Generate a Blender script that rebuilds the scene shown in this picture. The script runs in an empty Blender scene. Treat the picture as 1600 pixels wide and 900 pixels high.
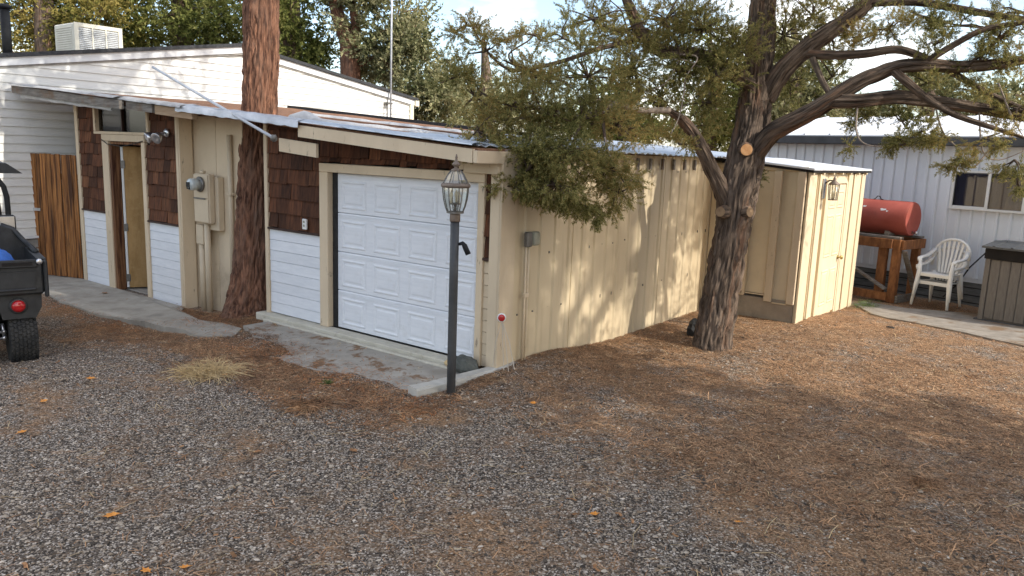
import bpy, math, random
import numpy as np
from mathutils import Vector, Matrix, noise
R = math.radians
random.seed(7)
rng = np.random.default_rng(11)
scene = bpy.context.scene
col = scene.collection

# ------------------------------------------------------------------ camera
cam_d = bpy.data.cameras.new('camera')
cam_d.sensor_width = 36.0
cam_d.lens = 27.0
cam_d.clip_start = 0.05
cam_d.clip_end = 2000
cam = bpy.data.objects.new('camera', cam_d)
col.objects.link(cam)
cam.matrix_world = Matrix(((0.79327533, -0.13518892, 0.59366506, 4.16440),
                           (0.60776988, 0.11741601, -0.78538478, -5.33888),
                           (0.03646954, 0.98383812, 0.17530697, 1.90904),
                           (0, 0, 0, 1)))
scene.camera = cam

# ------------------------------------------------------------------ sky and sun
SUN_EL, SUN_AZ = 36.0, 4.0          # azimuth counted from +X towards +Y
w = bpy.data.worlds.new('World')
scene.world = w
w.use_nodes = True
wn, wl = w.node_tree.nodes, w.node_tree.links
bg = wn['Background']
sky = wn.new('ShaderNodeTexSky')
sky.sky_type = 'NISHITA'
sky.sun_disc = False
sky.sun_elevation = R(SUN_EL)
sky.sun_rotation = R(90 - SUN_AZ)
sky.air_density = 1.0
sky.dust_density = 1.5
tc = wn.new('ShaderNodeTexCoord')
mp = wn.new('ShaderNodeMapping')
mp.inputs['Scale'].default_value = (1.0, 1.0, 2.4)
nz = wn.new('ShaderNodeTexNoise')
nz.inputs['Scale'].default_value = 2.3
nz.inputs['Detail'].default_value = 7
nz.inputs['Roughness'].default_value = 0.55
rp = wn.new('ShaderNodeValToRGB')
rp.color_ramp.elements[0].position = 0.48
rp.color_ramp.elements[1].position = 0.72
mx = wn.new('ShaderNodeMix')
mx.data_type = 'RGBA'
wl.new(tc.outputs['Generated'], mp.inputs['Vector'])
wl.new(mp.outputs['Vector'], nz.inputs['Vector'])
wl.new(nz.outputs['Fac'], rp.inputs['Fac'])
wl.new(rp.outputs['Color'], mx.inputs['Factor'])
wl.new(sky.outputs['Color'], mx.inputs['A'])
mx.inputs['B'].default_value = (10.2, 9.5, 8.5, 1)
wl.new(mx.outputs['Result'], bg.inputs['Color'])
bg.inputs['Strength'].default_value = 0.15

sd = bpy.data.lights.new('sun', 'SUN')
sd.energy = 2.3
sd.angle = R(0.6)
sd.color = (1.0, 0.94, 0.84)
sun = bpy.data.objects.new('sun', sd)
col.objects.link(sun)
sdir = Vector((math.cos(R(SUN_EL)) * math.cos(R(SUN_AZ)), math.cos(R(SUN_EL)) * math.sin(R(SUN_AZ)), math.sin(R(SUN_EL))))
sun.rotation_euler = sdir.to_track_quat('Z', 'Y').to_euler()

scene.view_settings.view_transform = 'Standard'
scene.view_settings.look = 'None'
scene.view_settings.exposure = 1.06
scene.view_settings.gamma = 1.0
scene.view_settings.use_curve_mapping = False

# ------------------------------------------------------------------ helpers
def mat(name, c1, c2=None, scale=6.0, stretch=(1, 1, 1), rough=0.7, metal=0.0, bump=0.0, bscale=None, bdist=0.01,
        c3=None, s3=1.5, p3=(0.5, 0.7), rnd=0.0, spec=0.3, detail=6, lo=0.35, hi=0.65, st3=(1, 1, 1), island=0.0, along=False):
    m = bpy.data.materials.new(name)
    m.use_nodes = True
    n, l = m.node_tree.nodes, m.node_tree.links
    b = n['Principled BSDF']
    b.inputs['Roughness'].default_value = rough
    b.inputs['Metallic'].default_value = metal
    b.inputs['Specular IOR Level'].default_value = spec
    c2 = c2 or c1
    if along:
        t = n.new('ShaderNodeAttribute'); t.attribute_name = 'along'; tco = t.outputs['Vector']
    else:
        t = n.new('ShaderNodeTexCoord'); tco = t.outputs['Object']
    mpp = n.new('ShaderNodeMapping')
    mpp.inputs['Scale'].default_value = stretch
    l.new(tco, mpp.inputs['Vector'])
    oi = n.new('ShaderNodeObjectInfo')
    if rnd:
        sc_ = n.new('ShaderNodeVectorMath'); sc_.operation = 'SCALE'
        sc_.inputs[0].default_value = (37.0, 19.0, 53.0)
        l.new(oi.outputs['Random'], sc_.inputs['Scale'])
        l.new(sc_.outputs[0], mpp.inputs['Location'])
    nn = n.new('ShaderNodeTexNoise')
    nn.inputs['Scale'].default_value = scale
    nn.inputs['Detail'].default_value = detail
    nn.inputs['Roughness'].default_value = 0.62
    l.new(mpp.outputs['Vector'], nn.inputs['Vector'])
    r = n.new('ShaderNodeValToRGB')
    r.color_ramp.elements[0].position = lo
    r.color_ramp.elements[1].position = hi
    r.color_ramp.elements[0].color = (*c1, 1)
    r.color_ramp.elements[1].color = (*c2, 1)
    l.new(nn.outputs['Fac'], r.inputs['Fac'])
    out = r.outputs['Color']
    if c3:
        m3 = n.new('ShaderNodeMapping'); m3.inputs['Scale'].default_value = st3
        m3.inputs['Location'].default_value = (3.1, 7.7, 1.3)
        l.new(tco, m3.inputs['Vector'])
        n3 = n.new('ShaderNodeTexNoise')
        n3.inputs['Scale'].default_value = s3
        n3.inputs['Detail'].default_value = 8
        n3.inputs['Roughness'].default_value = 0.7
        l.new(m3.outputs['Vector'], n3.inputs['Vector'])
        r3 = n.new('ShaderNodeValToRGB')
        r3.color_ramp.elements[0].position = p3[0]
        r3.color_ramp.elements[1].position = p3[1]
        l.new(n3.outputs['Fac'], r3.inputs['Fac'])
        x = n.new('ShaderNodeMix'); x.data_type = 'RGBA'
        l.new(r3.outputs['Color'], x.inputs['Factor'])
        l.new(out, x.inputs['A'])
        x.inputs['B'].default_value = (*c3, 1)
        out = x.outputs['Result']
    if rnd or island:
        hv = n.new('ShaderNodeHueSaturation')
        mr = n.new('ShaderNodeMapRange')
        a = rnd or island
        mr.inputs['To Min'].default_value = 1 - a
        mr.inputs['To Max'].default_value = 1 + a
        if island:
            g = n.new('ShaderNodeNewGeometry')
            l.new(g.outputs['Random Per Island'], mr.inputs['Value'])
        else:
            l.new(oi.outputs['Random'], mr.inputs['Value'])
        l.new(mr.outputs['Result'], hv.inputs['Value'])
        l.new(out, hv.inputs['Color'])
        out = hv.outputs['Color']
    l.new(out, b.inputs['Base Color'])
    if bump:
        bn = n.new('ShaderNodeTexNoise')
        bn.inputs['Scale'].default_value = bscale or scale * 3
        bn.inputs['Detail'].default_value = 8
        bn.inputs['Roughness'].default_value = 0.65
        l.new(mpp.outputs['Vector'], bn.inputs['Vector'])
        bb = n.new('ShaderNodeBump')
        bb.inputs['Strength'].default_value = bump
        bb.inputs['Distance'].default_value = bdist
        l.new(bn.outputs['Fac'], bb.inputs['Height'])
        l.new(bb.outputs['Normal'], b.inputs['Normal'])
    return m

def glass_mat(name, tint=(0.9, 0.95, 0.95), alpha=0.25, rough=0.03):
    m = bpy.data.materials.new(name); m.use_nodes = True
    n, l = m.node_tree.nodes, m.node_tree.links
    n.remove(n['Principled BSDF'])
    o = n['Material Output']
    tr = n.new('ShaderNodeBsdfTransparent'); tr.inputs['Color'].default_value = (*tint, 1)
    gl = n.new('ShaderNodeBsdfGlossy'); gl.inputs['Roughness'].default_value = rough
    mxs = n.new('ShaderNodeMixShader'); mxs.inputs[0].default_value = alpha
    l.new(tr.outputs[0], mxs.inputs[1]); l.new(gl.outputs[0], mxs.inputs[2]); l.new(mxs.outputs[0], o.inputs['Surface'])
    return m

def leaf_mat(name, cs, island=0.35, trans=0.3, s3=0.9):
    m = bpy.data.materials.new(name); m.use_nodes = True
    n, l = m.node_tree.nodes, m.node_tree.links
    n.remove(n['Principled BSDF'])
    o = n['Material Output']
    t = n.new('ShaderNodeTexCoord')
    nn = n.new('ShaderNodeTexNoise'); nn.inputs['Scale'].default_value = s3; nn.inputs['Detail'].default_value = 4
    l.new(t.outputs['Object'], nn.inputs['Vector'])
    g = n.new('ShaderNodeNewGeometry')
    ad = n.new('ShaderNodeMath'); ad.operation = 'MULTIPLY_ADD'
    l.new(g.outputs['Random Per Island'], ad.inputs[0]); ad.inputs[1].default_value = 0.45
    l.new(nn.outputs['Fac'], ad.inputs[2])
    r = n.new('ShaderNodeValToRGB')
    els = r.color_ramp.elements
    els[0].position = 0.45; els[0].color = (*cs[0], 1)
    els[1].position = 0.98; els[1].color = (*cs[-1], 1)
    for i, c in enumerate(cs[1:-1]):
        e = els.new(0.45 + 0.53 * (i + 1) / (len(cs) - 1)); e.color = (*c, 1)
    l.new(ad.outputs[0], r.inputs['Fac'])
    d = n.new('ShaderNodeBsdfDiffuse'); tl = n.new('ShaderNodeBsdfTranslucent')
    l.new(r.outputs['Color'], d.inputs['Color']); l.new(r.outputs['Color'], tl.inputs['Color'])
    mxs = n.new('ShaderNodeMixShader'); mxs.inputs[0].default_value = trans
    l.new(d.outputs[0], mxs.inputs[1]); l.new(tl.outputs[0], mxs.inputs[2]); l.new(mxs.outputs[0], o.inputs['Surface'])
    return m

def thing(name, label, cat, loc=(0, 0, 0), rotz=0.0, group=None):
    o = bpy.data.objects.new(name, None)
    o.empty_display_size = 0.2
    col.objects.link(o)
    o.location = loc; o.rotation_euler = (0, 0, rotz)
    o['label'] = label; o['category'] = cat
    if group: o['group'] = group
    return o

def tag(o, label, cat, group=None):
    o['label'] = label; o['category'] = cat
    if group: o['group'] = group
    return o

def link(name, me, parent=None, m=None):
    o = bpy.data.objects.new(name, me)
    col.objects.link(o)
    if parent: o.parent = parent
    if m and not me.materials: me.materials.append(m)
    return o

class MB:
    def __init__(s): s.v = []; s.f = []; s.a = []
    def poly(s, pts, rev=False):
        i = len(s.v); s.v += [tuple(p) for p in pts]
        ix = list(range(i, i + len(pts)))
        s.f.append(ix[::-1] if rev else ix); return s
    def box(s, x0, x1, y0, y1, z0, z1, c=0.0):
        if x0 > x1: x0, x1 = x1, x0
        if y0 > y1: y0, y1 = y1, y0
        if z0 > z1: z0, z1 = z1, z0
        i = len(s.v)
        if c <= 0:
            s.v += [(x0,y0,z0),(x1,y0,z0),(x1,y1,z0),(x0,y1,z0),(x0,y0,z1),(x1,y0,z1),(x1,y1,z1),(x0,y1,z1)]
            s.f += [[i+a for a in q] for q in ((3,2,1,0),(4,5,6,7),(0,1,5,4),(1,2,6,5),(2,3,7,6),(3,0,4,7))]
            return s
        c = min(c, 0.45*min(x1-x0, y1-y0, z1-z0))
        idx = {}
        X, Y, Z = (x0, x1), (y0, y1), (z0, z1)
        for a in (0, 1):
            for b in (0, 1):
                for d in (0, 1):
                    for k in range(3):
                        p = [X[a], Y[b], Z[d]]
                        q = [X[a] + (c if a == 0 else -c), Y[b] + (c if b == 0 else -c), Z[d] + (c if d == 0 else -c)]
                        r = [q[0], q[1], q[2]]; r[k] = p[k]
                        idx[(a, b, d, k)] = len(s.v); s.v.append(tuple(r))
        def F(*k): s.f.append([idx[t] for t in k])
        for a in (0, 1):
            F(*[(a, b, d, 0) for b, d in ((0,0),(1,0),(1,1),(0,1))][::1 if a else -1])
            F(*[(b, a, d, 1) for b, d in ((0,0),(1,0),(1,1),(0,1))][::-1 if a else 1])
            F(*[(b, d, a, 2) for b, d in ((0,0),(1,0),(1,1),(0,1))][::1 if a else -1])
        for a in (0, 1):
            for b in (0, 1):
                q = [(a,b,0,0),(a,b,1,0),(a,b,1,1),(a,b,0,1)]; F(*(q if (a != b) else q[::-1]))
                q = [(a,0,b,0),(a,1,b,0),(a,1,b,2),(a,0,b,2)]; F(*(q[::-1] if (a != b) else q))
                q = [(0,a,b,1),(1,a,b,1),(1,a,b,2),(0,a,b,2)]; F(*(q if (a != b) else q[::-1]))
        for a in (0, 1):
            for b in (0, 1):
                for d in (0, 1):
                    q = [(a,b,d,0),(a,b,d,1),(a,b,d,2)]
                    F(*(q if (a+b+d) % 2 else q[::-1]))
        return s
    def bar(s, p0, p1, w_, h_, up=(0, 0, 1), c=0.0):
        p0, p1 = Vector(p0), Vector(p1); d = p1 - p0; L = d.length; d.normalize()
        up = Vector(up)
        x = d.cross(up)
        if x.length < 1e-4: x = d.cross(Vector((1, 0, 0)))
        x.normalize(); u = x.cross(d)
        k = len(s.v); s.box(-w_/2, w_/2, 0, L, -h_/2, h_/2, c)
        for i in range(k, len(s.v)):
            a = s.v[i]; s.v[i] = tuple(p0 + x*a[0] + d*a[1] + u*a[2])
        return s
    def ext(s, prof, vec):      # prism of a planar outline along vec
        i = len(s.v); n_ = len(prof); v = Vector(vec)
        s.v += [tuple(p) for p in prof] + [tuple(Vector(p) + v) for p in prof]
        s.f.append(list(range(i, i+n_))[::-1]); s.f.append(list(range(i+n_, i+2*n_)))
        for k in range(n_):
            j = (k+1) % n_
            s.f.append([i+k, i+j, i+n_+j, i+n_+k])
        return s
    def tube(s, pts, rad, n=8, cap=True, ripple=0.0, seed=0.0, rip_f=1.0, fis=0.0):
        pts = [Vector(p) for p in pts]
        if not hasattr(rad, '__len__'): rad = [rad]*len(pts)
        t0 = (pts[1]-pts[0]).normalized()
        ref = Vector((0, 0, 1)) if abs(t0.z) < 0.9 else Vector((1, 0, 0))
        u = t0.cross(ref).normalized()
        base = len(s.v); run = 0.0
        for k, p in enumerate(pts):
            run += (p-pts[k-1]).length if k else 0.0
            a = pts[max(k-1, 0)]; b = pts[min(k+1, len(pts)-1)]
            t = (b-a).normalized()
            u = (u - t*u.dot(t)).normalized(); v = t.cross(u)
            for j in range(n):
                an = 2*math.pi*j/n
                rr = rad[k]
                s.a.append((rr*math.cos(an), rr*math.sin(an), run+seed))
                if ripple:
                    q = Vector((math.cos(an)*2.2*rip_f, math.sin(an)*2.2*rip_f, p.length*1.1 + seed))
                    rr *= 1 + ripple*(noise.noise(q) + 0.5*noise.noise(q*2.7))
                if fis:
                    ca_, sa_ = math.cos(an)*rad[k]*26, math.sin(an)*rad[k]*26
                    wz = p.z*2.6 + seed
                    wob = noise.noise(Vector((ca_*.3, sa_*.3, wz*1.3)))*1.6
                    f1 = noise.noise(Vector((ca_+wob, sa_-wob, wz)))
                    f2 = noise.noise(Vector((ca_*2.1-wob, sa_*2.1, wz*2.2+9)))
                    rr += fis*(min(.35, abs(f1)*1.3)-.2 + .35*(abs(f2)-.25))
                s.v.append(tuple(p + (u*math.cos(an) + v*math.sin(an))*rr))
        for k in range(len(pts)-1):
            for j in range(n):
                jj = (j+1) % n
                a = base+k*n
                s.f.append([a+j, a+jj, a+n+jj, a+n+j])
        if cap:
            s.f.append([base+j for j in range(n)][::-1])
            e = base+(len(pts)-1)*n
            s.f.append([e+j for j in range(n)])
        return s
    def lathe(s, prof, n=16, center=(0, 0, 0), axis='z'):
        base = len(s.v)
        for r_, h_ in prof:
            for j in range(n):
                an = 2*math.pi*j/n
                a, b = r_*math.cos(an), r_*math.sin(an)
                p = (a, b, h_) if axis == 'z' else ((h_, a, b) if axis == 'x' else (b, h_, a))
                s.v.append((p[0]+center[0], p[1]+center[1], p[2]+center[2]))
        for k in range(len(prof)-1):
            for j in range(n):
                jj = (j+1) % n; a = base+k*n
                s.f.append([a+j, a+jj, a+n+jj, a+n+j])
        s.f.append([base+j for j in range(n)][::-1])
        e = base+(len(prof)-1)*n
        s.f.append([e+j for j in range(n)])
        return s
    def rot(s, start, M):
        for i in range(start, len(s.v)): s.v[i] = tuple(M @ Vector(s.v[i]))
        return s
    def mesh(s, name, m, smooth=False):
        me = bpy.data.meshes.new(name)
        me.from_pydata(s.v, [], s.f)
        if smooth: me.polygons.foreach_set('use_smooth', [True]*len(me.polygons))
        if m: me.materials.append(m)
        if s.a and len(s.a) == len(s.v):
            at = me.attributes.new('along', 'FLOAT_VECTOR', 'POINT')
            at.data.foreach_set('vector', [q for a_ in s.a for q in a_])
        me.update()
        return me
    def build(s, name, m, parent=None, smooth=False, off=None):
        if off is not None:
            o_ = Vector(off); s.v = [tuple(Vector(p)-o_) for p in s.v]
        return link(name, s.mesh(name, m, smooth), parent)

def npmesh(name, verts, faces_n, idx, m, smooth=False):
    me = bpy.data.meshes.new(name)
    nv = len(verts); nf = len(idx)//faces_n
    me.vertices.add(nv); me.vertices.foreach_set('co', np.asarray(verts, dtype=np.float32).ravel())
    me.loops.add(len(idx)); me.loops.foreach_set('vertex_index', np.asarray(idx, dtype=np.int32))
    me.polygons.add(nf)
    me.polygons.foreach_set('loop_start', np.arange(0, nf*faces_n, faces_n, dtype=np.int32))
    if smooth: me.polygons.foreach_set('use_smooth', np.ones(nf, dtype=bool))
    if m: me.materials.append(m)
    me.update(calc_edges=True)
    return me

def sm(t): 
    t = np.clip(t, 0, 1); return t*t*(3-2*t)

_ph = rng.uniform(0, 6.28, (40, 3))
def fnoise(x, y, f=1.0, o=4):
    s_ = 0; a = 1.0; tot = 0
    for k in range(o):
        for j in range(3):
            p = _ph[(k*3+j) % 40]
            an = p[0]
            s_ = s_ + a*np.sin(f*(x*np.cos(an)+y*np.sin(an)) + p[1] + 1.7*np.sin(f*0.7*(-x*np.sin(an)+y*np.cos(an))+p[2]))
        tot += a*1.9; a *= 0.62; f *= 1.9
    return s_/tot       # about -1..1

def ground_z(x, y):
    x = np.asarray(x, float); y = np.asarray(y, float)
    z = -0.125 - 0.175*sm((-2.4-x)/2.4) - 0.15*sm((y-4.7)/2.6)*sm((x+1)/1.5)
    z = z + 0.10*np.exp(-((x+3.8)/0.7)**2-((y-0.1)/0.55)**2)
    z = z + 0.11*np.exp(-((x-0.12)/0.35)**2-((y-0.5)/0.9)**2) + 0.02*np.exp(-((x-1.0)/0.6)**2-((y-2.4)/0.6)**2)
    z = z + 0.010*fnoise(x, y, 1.3, 3) + 0.009*fnoise(x+7, y+2, 4.1, 3)*sm((y+1.7)/.5)*sm((.3-y)/.3)
    return z

def litter(x, y):           # 1 = needle litter, 0 = clean gravel
    x = np.asarray(x, float); y = np.asarray(y, float)
    L = 0.20 + 0.52*sm((0.45*x+0.9*y+0.9)/2.0)
    L = np.maximum(L, 0.85*np.exp(-((y+1.25)/0.38)**2)*sm((x+7.5)/1)*sm((0.9-x)/0.6))
    L = np.maximum(L, 0.95*np.exp(-((x+3.9)/1.1)**2-((y)/0.6)**2))
    L = np.maximum(L, 0.5*sm((x-2.9)/1.2))
    L = np.maximum(L, 0.55*np.exp(-((x+1.2)/0.9)**2-((y+1.6)/0.3)**2))
    L = np.maximum(L, .72*np.exp(-((x-1.9)/.8)**2-((y+2.3)/.6)**2))
    L = np.maximum(L, .5*np.exp(-((x+.6)/.8)**2-((y+2.4)/.35)**2))
    n_ = fnoise(x+3, y-5, 1.9, 4)
    n2 = fnoise(x-9, y+4, 6.5, 3)
    return np.clip(L + 0.34*n_ + .26*n2, 0, 1)

def on_ground(p, up=0.0): return (p[0], p[1], float(ground_z(p[0], p[1])) + up)

# ------------------------------------------------------------------ materials
M = {}
M['beige'] = mat('beige_paint', (0.58, 0.47, 0.325), (0.64, 0.52, 0.365), 3, rough=0.62, bump=0.12, bscale=60, c3=(0.40, 0.31, 0.21), s3=2.2, p3=(0.55, 0.8), rnd=0.05)
M['beige_worn'] = mat('worn_beige_paint', (0.57, 0.46, 0.32), (0.64, 0.52, 0.365), 4, stretch=(1, 1, .4), rough=0.72, bump=0.3, bscale=40, c3=(0.24, 0.19, 0.14), s3=9, p3=(0.62, 0.70), st3=(2, 2, 0.6), rnd=0.06)
M['beige_metal'] = mat('beige_painted_sheet_metal', (0.54, 0.44, 0.29), (0.59, 0.485, 0.325), 2, stretch=(1, 1, .3), rough=0.5, spec=0.4, bump=0.05, bscale=9, bdist=0.02, c3=(0.37, 0.285, 0.185), s3=2.2, p3=(0.54, 0.8), st3=(1, 2.6, .35), rnd=0.03)
M['cream'] = mat('cream_paint', (0.64, 0.53, 0.36), (0.70, 0.585, 0.40), 4, rough=0.6, bump=0.1, bscale=50, c3=(0.52, 0.42, 0.28), s3=5, p3=(0.62, 0.8), st3=(1, 1, .4), rnd=0.04)
M['white_board'] = mat('white_clapboard_paint', (0.66, 0.68, 0.71), (0.74, 0.755, 0.78), 5, stretch=(1, 1, 6), rough=0.55, bump=0.12, bscale=30, c3=(0.50, 0.49, 0.47), s3=6, p3=(0.66, 0.85), rnd=0.04)
M['white_door'] = mat('white_overhead_door_paint', (0.68, 0.70, 0.73), (0.75, 0.765, 0.79), 4, stretch=(1, 1, 8), rough=0.5, bump=0.18, bscale=14, bdist=0.004, c3=(0.56, 0.56, 0.55), s3=3, p3=(0.6, 0.85))
M['shingle'] = mat('brown_cedar_shingle', (0.042, 0.016, 0.008), (0.115, 0.043, 0.019), 5, stretch=(6, 6, .7), rough=0.85, bump=0.7, bscale=14, bdist=0.006, c3=(0.12, 0.048, 0.024), s3=3, p3=(0.55, 0.8), st3=(3, 3, .5), rnd=0.45)
M['shingle_light'] = mat('bare_cedar_shingle', (0.07, 0.028, 0.014), (0.185, 0.075, 0.033), 5, stretch=(7, 7, .7), rough=0.85, bump=0.7, bscale=14, bdist=0.006, rnd=0.3)
M['dark_trim'] = mat('dark_brown_moulding', (0.03, 0.015, 0.012), (0.05, 0.025, 0.018), 8, rough=0.6)
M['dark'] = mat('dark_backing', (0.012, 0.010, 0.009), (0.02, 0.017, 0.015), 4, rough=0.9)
M['matt_black'] = mat('matt_black', (0.016, 0.016, 0.016), (0.03, 0.029, 0.028), 18, rough=0.75, bump=0.2)
M['gate_wood'] = mat('weathered_orange_fence_wood', (0.13, 0.045, 0.013), (0.42, 0.19, 0.06), 4.5, stretch=(8, 8, .5), rough=0.75, bump=0.9, bscale=9, bdist=0.014, c3=(0.055, 0.022, 0.010), s3=3.2, p3=(0.47, 0.6), st3=(7, 7, .3), rnd=0.3, lo=.3, hi=.7)
M['jamb_wood'] = mat('streaked_jamb_wood', (0.11, 0.045, 0.018), (0.30, 0.15, 0.07), 3, stretch=(9, 9, .5), rough=0.8, bump=0.5, bscale=9, bdist=0.006, c3=(0.06, 0.022, 0.012), s3=3, p3=(0.45, 0.6), st3=(6, 6, .4), rnd=0.3)
M['door_wood'] = mat('stained_plywood_door', (0.29, 0.17, 0.06), (0.42, 0.26, 0.105), 3, stretch=(3, 3, 1), rough=0.65, bump=0.2, bscale=40, bdist=0.004, c3=(0.42, 0.27, 0.12), s3=14, p3=(0.5, 0.75))
M['plank_grey'] = mat('weathered_grey_plank', (0.12, 0.105, 0.09), (0.27, 0.245, 0.215), 4, stretch=(1.0, 9, 9), rough=0.9, bump=0.7, bscale=14, bdist=0.008, c3=(0.17, 0.10, 0.05), s3=2.5, p3=(0.5, 0.7), rnd=0.1)
M['plank_tan'] = mat('bare_tan_plank', (0.30, 0.20, 0.12), (0.40, 0.29, 0.19), 4, stretch=(1.0, 9, 9), rough=0.9, bump=0.5, bscale=14, bdist=0.006, rnd=0.1)
M['galv'] = mat('galvanised_flashing', (0.38, 0.40, 0.43), (0.54, 0.56, 0.60), 5, rough=0.48, metal=0.35, bump=0.5, bscale=9, bdist=0.02, c3=(0.33, 0.33, 0.33), s3=3, p3=(0.55, 0.75))
M['galv_roof'] = mat('galvanised_corrugated_roof', (0.40, 0.46, 0.53), (0.56, 0.61, 0.67), 2, stretch=(1, 3, 1), rough=0.42, metal=0.5, bump=0.1, bscale=20, c3=(0.30, 0.27, 0.24), s3=3, p3=(0.58, 0.75))
M['tarp'] = mat('white_roofing_fabric', (0.42, 0.42, 0.42), (0.58, 0.58, 0.58), 9, rough=0.7, bump=0.5, bscale=22, bdist=0.012, c3=(0.38, 0.35, 0.32), s3=4, p3=(0.55, 0.8))
M['roof_film'] = mat('weathered_roofing_film', (0.27, 0.265, 0.26), (0.42, 0.42, 0.42), 7, rough=0.6, bump=0.5, bscale=26, bdist=0.012, c3=(0.20, 0.17, 0.15), s3=5, p3=(0.52, 0.7))
M['roof_litter'] = mat('needle_covered_roof', (0.16, 0.075, 0.04), (0.29, 0.155, 0.09), 30, rough=0.95, bump=0.8, bscale=60, bdist=0.02, c3=(0.34, 0.31, 0.28), s3=3, p3=(0.6, 0.72))
M['house_siding'] = mat('off_white_vinyl_siding', (0.66, 0.655, 0.625), (0.72, 0.715, 0.68), 3, stretch=(1, 1, 4), rough=0.5, bump=0.06, bscale=40, c3=(0.58, 0.57, 0.53), s3=1.2, p3=(0.55, 0.8))
M['house_trim'] = mat('house_white_trim', (0.62, 0.63, 0.64), (0.70, 0.71, 0.72), 4, rough=0.5)
M['cream_trim'] = mat('house_cream_corner_trim', (0.62, 0.58, 0.45), (0.68, 0.64, 0.50), 4, rough=0.55)
M['asphalt_roof'] = mat('dark_roof_shingles', (0.03, 0.032, 0.035), (0.06, 0.062, 0.066), 30, rough=0.9, bump=0.4)
M['stone_block'] = mat('grey_foundation_block', (0.19, 0.18, 0.165), (0.30, 0.285, 0.26), 9, rough=0.9, bump=0.6, bscale=30, rnd=0.2)
M['concrete'] = mat('weathered_concrete', (0.32, 0.295, 0.25), (0.43, 0.40, 0.345), 4, rough=0.92, bump=0.35, bscale=60, bdist=0.006, c3=(0.20, 0.185, 0.16), s3=2.0, p3=(0.5, 0.75))
M['pad'] = mat('dusty_concrete_pad', (0.20, 0.175, 0.145), (0.30, 0.27, 0.23), 5, rough=0.95, bump=0.4, bscale=60, bdist=0.006, c3=(0.19, 0.13, 0.08), s3=2.6, p3=(0.52, 0.62))
M['concrete_pale'] = mat('pale_concrete_kerb', (0.42, 0.40, 0.355), (0.52, 0.50, 0.45), 5, rough=0.92, bump=0.4, bscale=50, bdist=0.006, c3=(0.28, 0.255, 0.22), s3=4, p3=(0.55, 0.75))
M['sill'] = mat('cream_concrete_sill', (0.46, 0.43, 0.35), (0.56, 0.53, 0.44), 5, rough=0.85, bump=0.25, bscale=50, c3=(0.30, 0.255, 0.19), s3=6, p3=(0.56, 0.75))
M['foundation'] = mat('shed_concrete_footing', (0.28, 0.235, 0.18), (0.36, 0.305, 0.235), 4, rough=0.9, bump=0.3, bscale=40, c3=(0.23, 0.20, 0.165), s3=3)
M['bark'] = mat('juniper_bark', (0.040, 0.028, 0.021), (0.25, 0.185, 0.138), 6.5, stretch=(7, 7, .55), rough=0.95, bump=1.0, bscale=8, bdist=0.03, c3=(0.30, 0.16, 0.095), s3=2.2, p3=(0.54, 0.75), st3=(4, 4, .6), lo=0.36, hi=0.68, along=True)
M['red_bark'] = mat('reddish_cedar_bark', (0.055, 0.024, 0.015), (0.33, 0.165, 0.10), 7, stretch=(6, 6, .8), rough=0.95, bump=1.0, bscale=8, bdist=0.03, c3=(0.17, 0.11, 0.08), s3=2.4, p3=(0.5, 0.75), st3=(4, 4, .8), lo=0.36, hi=0.68, along=True)
M['dead_wood'] = mat('dead_pale_branch', (0.22, 0.175, 0.14), (0.36, 0.30, 0.25), 8, stretch=(2, 2, 2), rough=0.9)
M['cut_wood'] = mat('fresh_cut_wood', (0.52, 0.25, 0.10), (0.64, 0.36, 0.17), 20, rough=0.8, bump=0.3)
M['cut_old'] = mat('old_cut_wood', (0.26, 0.17, 0.10), (0.36, 0.25, 0.15), 20, rough=0.85, bump=0.3)
M['leaf_main'] = leaf_mat('juniper_foliage', [(0.075, 0.083, 0.029), (0.188, 0.189, 0.065), (0.312, 0.289, 0.110), (0.425, 0.366, 0.147), (0.475, 0.319, 0.121)], trans=.42)
M['leaf_yellow'] = leaf_mat('yellowing_foliage', [(0.066, 0.081, 0.024), (0.209, 0.194, 0.055), (0.352, 0.292, 0.090), (0.473, 0.378, 0.130)], trans=.36)
M['leaf_green'] = leaf_mat('deep_green_foliage', [(0.054, 0.069, 0.023), (0.144, 0.168, 0.050), (0.252, 0.263, 0.080), (0.360, 0.347, 0.130)], trans=.42)
M['leaf_pale'] = leaf_mat('pale_olive_foliage', [(0.07, 0.085, 0.038), (0.20, 0.205, 0.10), (0.33, 0.32, 0.175), (0.44, 0.40, 0.235)])
M['tank'] = mat('oxide_red_tank_paint', (0.31, 0.070, 0.050), (0.38, 0.095, 0.070), 3, rough=0.66, spec=0.25, bump=0.06, bscale=20, c3=(0.27, 0.085, 0.06), s3=4, p3=(0.55, 0.75))
M['stand_wood'] = mat('stained_stand_wood', (0.15, 0.055, 0.02), (0.33, 0.14, 0.05), 3, stretch=(5, 5, 2), rough=0.75, bump=0.5, bscale=9, bdist=0.006, c3=(0.10, 0.05, 0.03), s3=3, p3=(0.55, 0.7), rnd=0.2)
M['chair'] = mat('white_moulded_plastic', (0.74, 0.72, 0.67), (0.80, 0.785, 0.74), 6, rough=0.45, spec=0.45, c3=(0.54, 0.50, 0.42), s3=5, p3=(0.6, 0.8))
M['trailer_wall'] = mat('blue_white_sheet_metal', (0.68, 0.71, 0.755), (0.74, 0.77, 0.81), 2, stretch=(1, 1, .3), rough=0.45, spec=0.4, c3=(0.53, 0.56, 0.60), s3=2, p3=(0.55, 0.8), st3=(1, 1, .4), bump=0.03, bscale=6)
M['trailer_roof'] = mat('white_metal_roof', (0.66, 0.67, 0.68), (0.74, 0.75, 0.76), 3, rough=0.45, metal=0.1)
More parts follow.
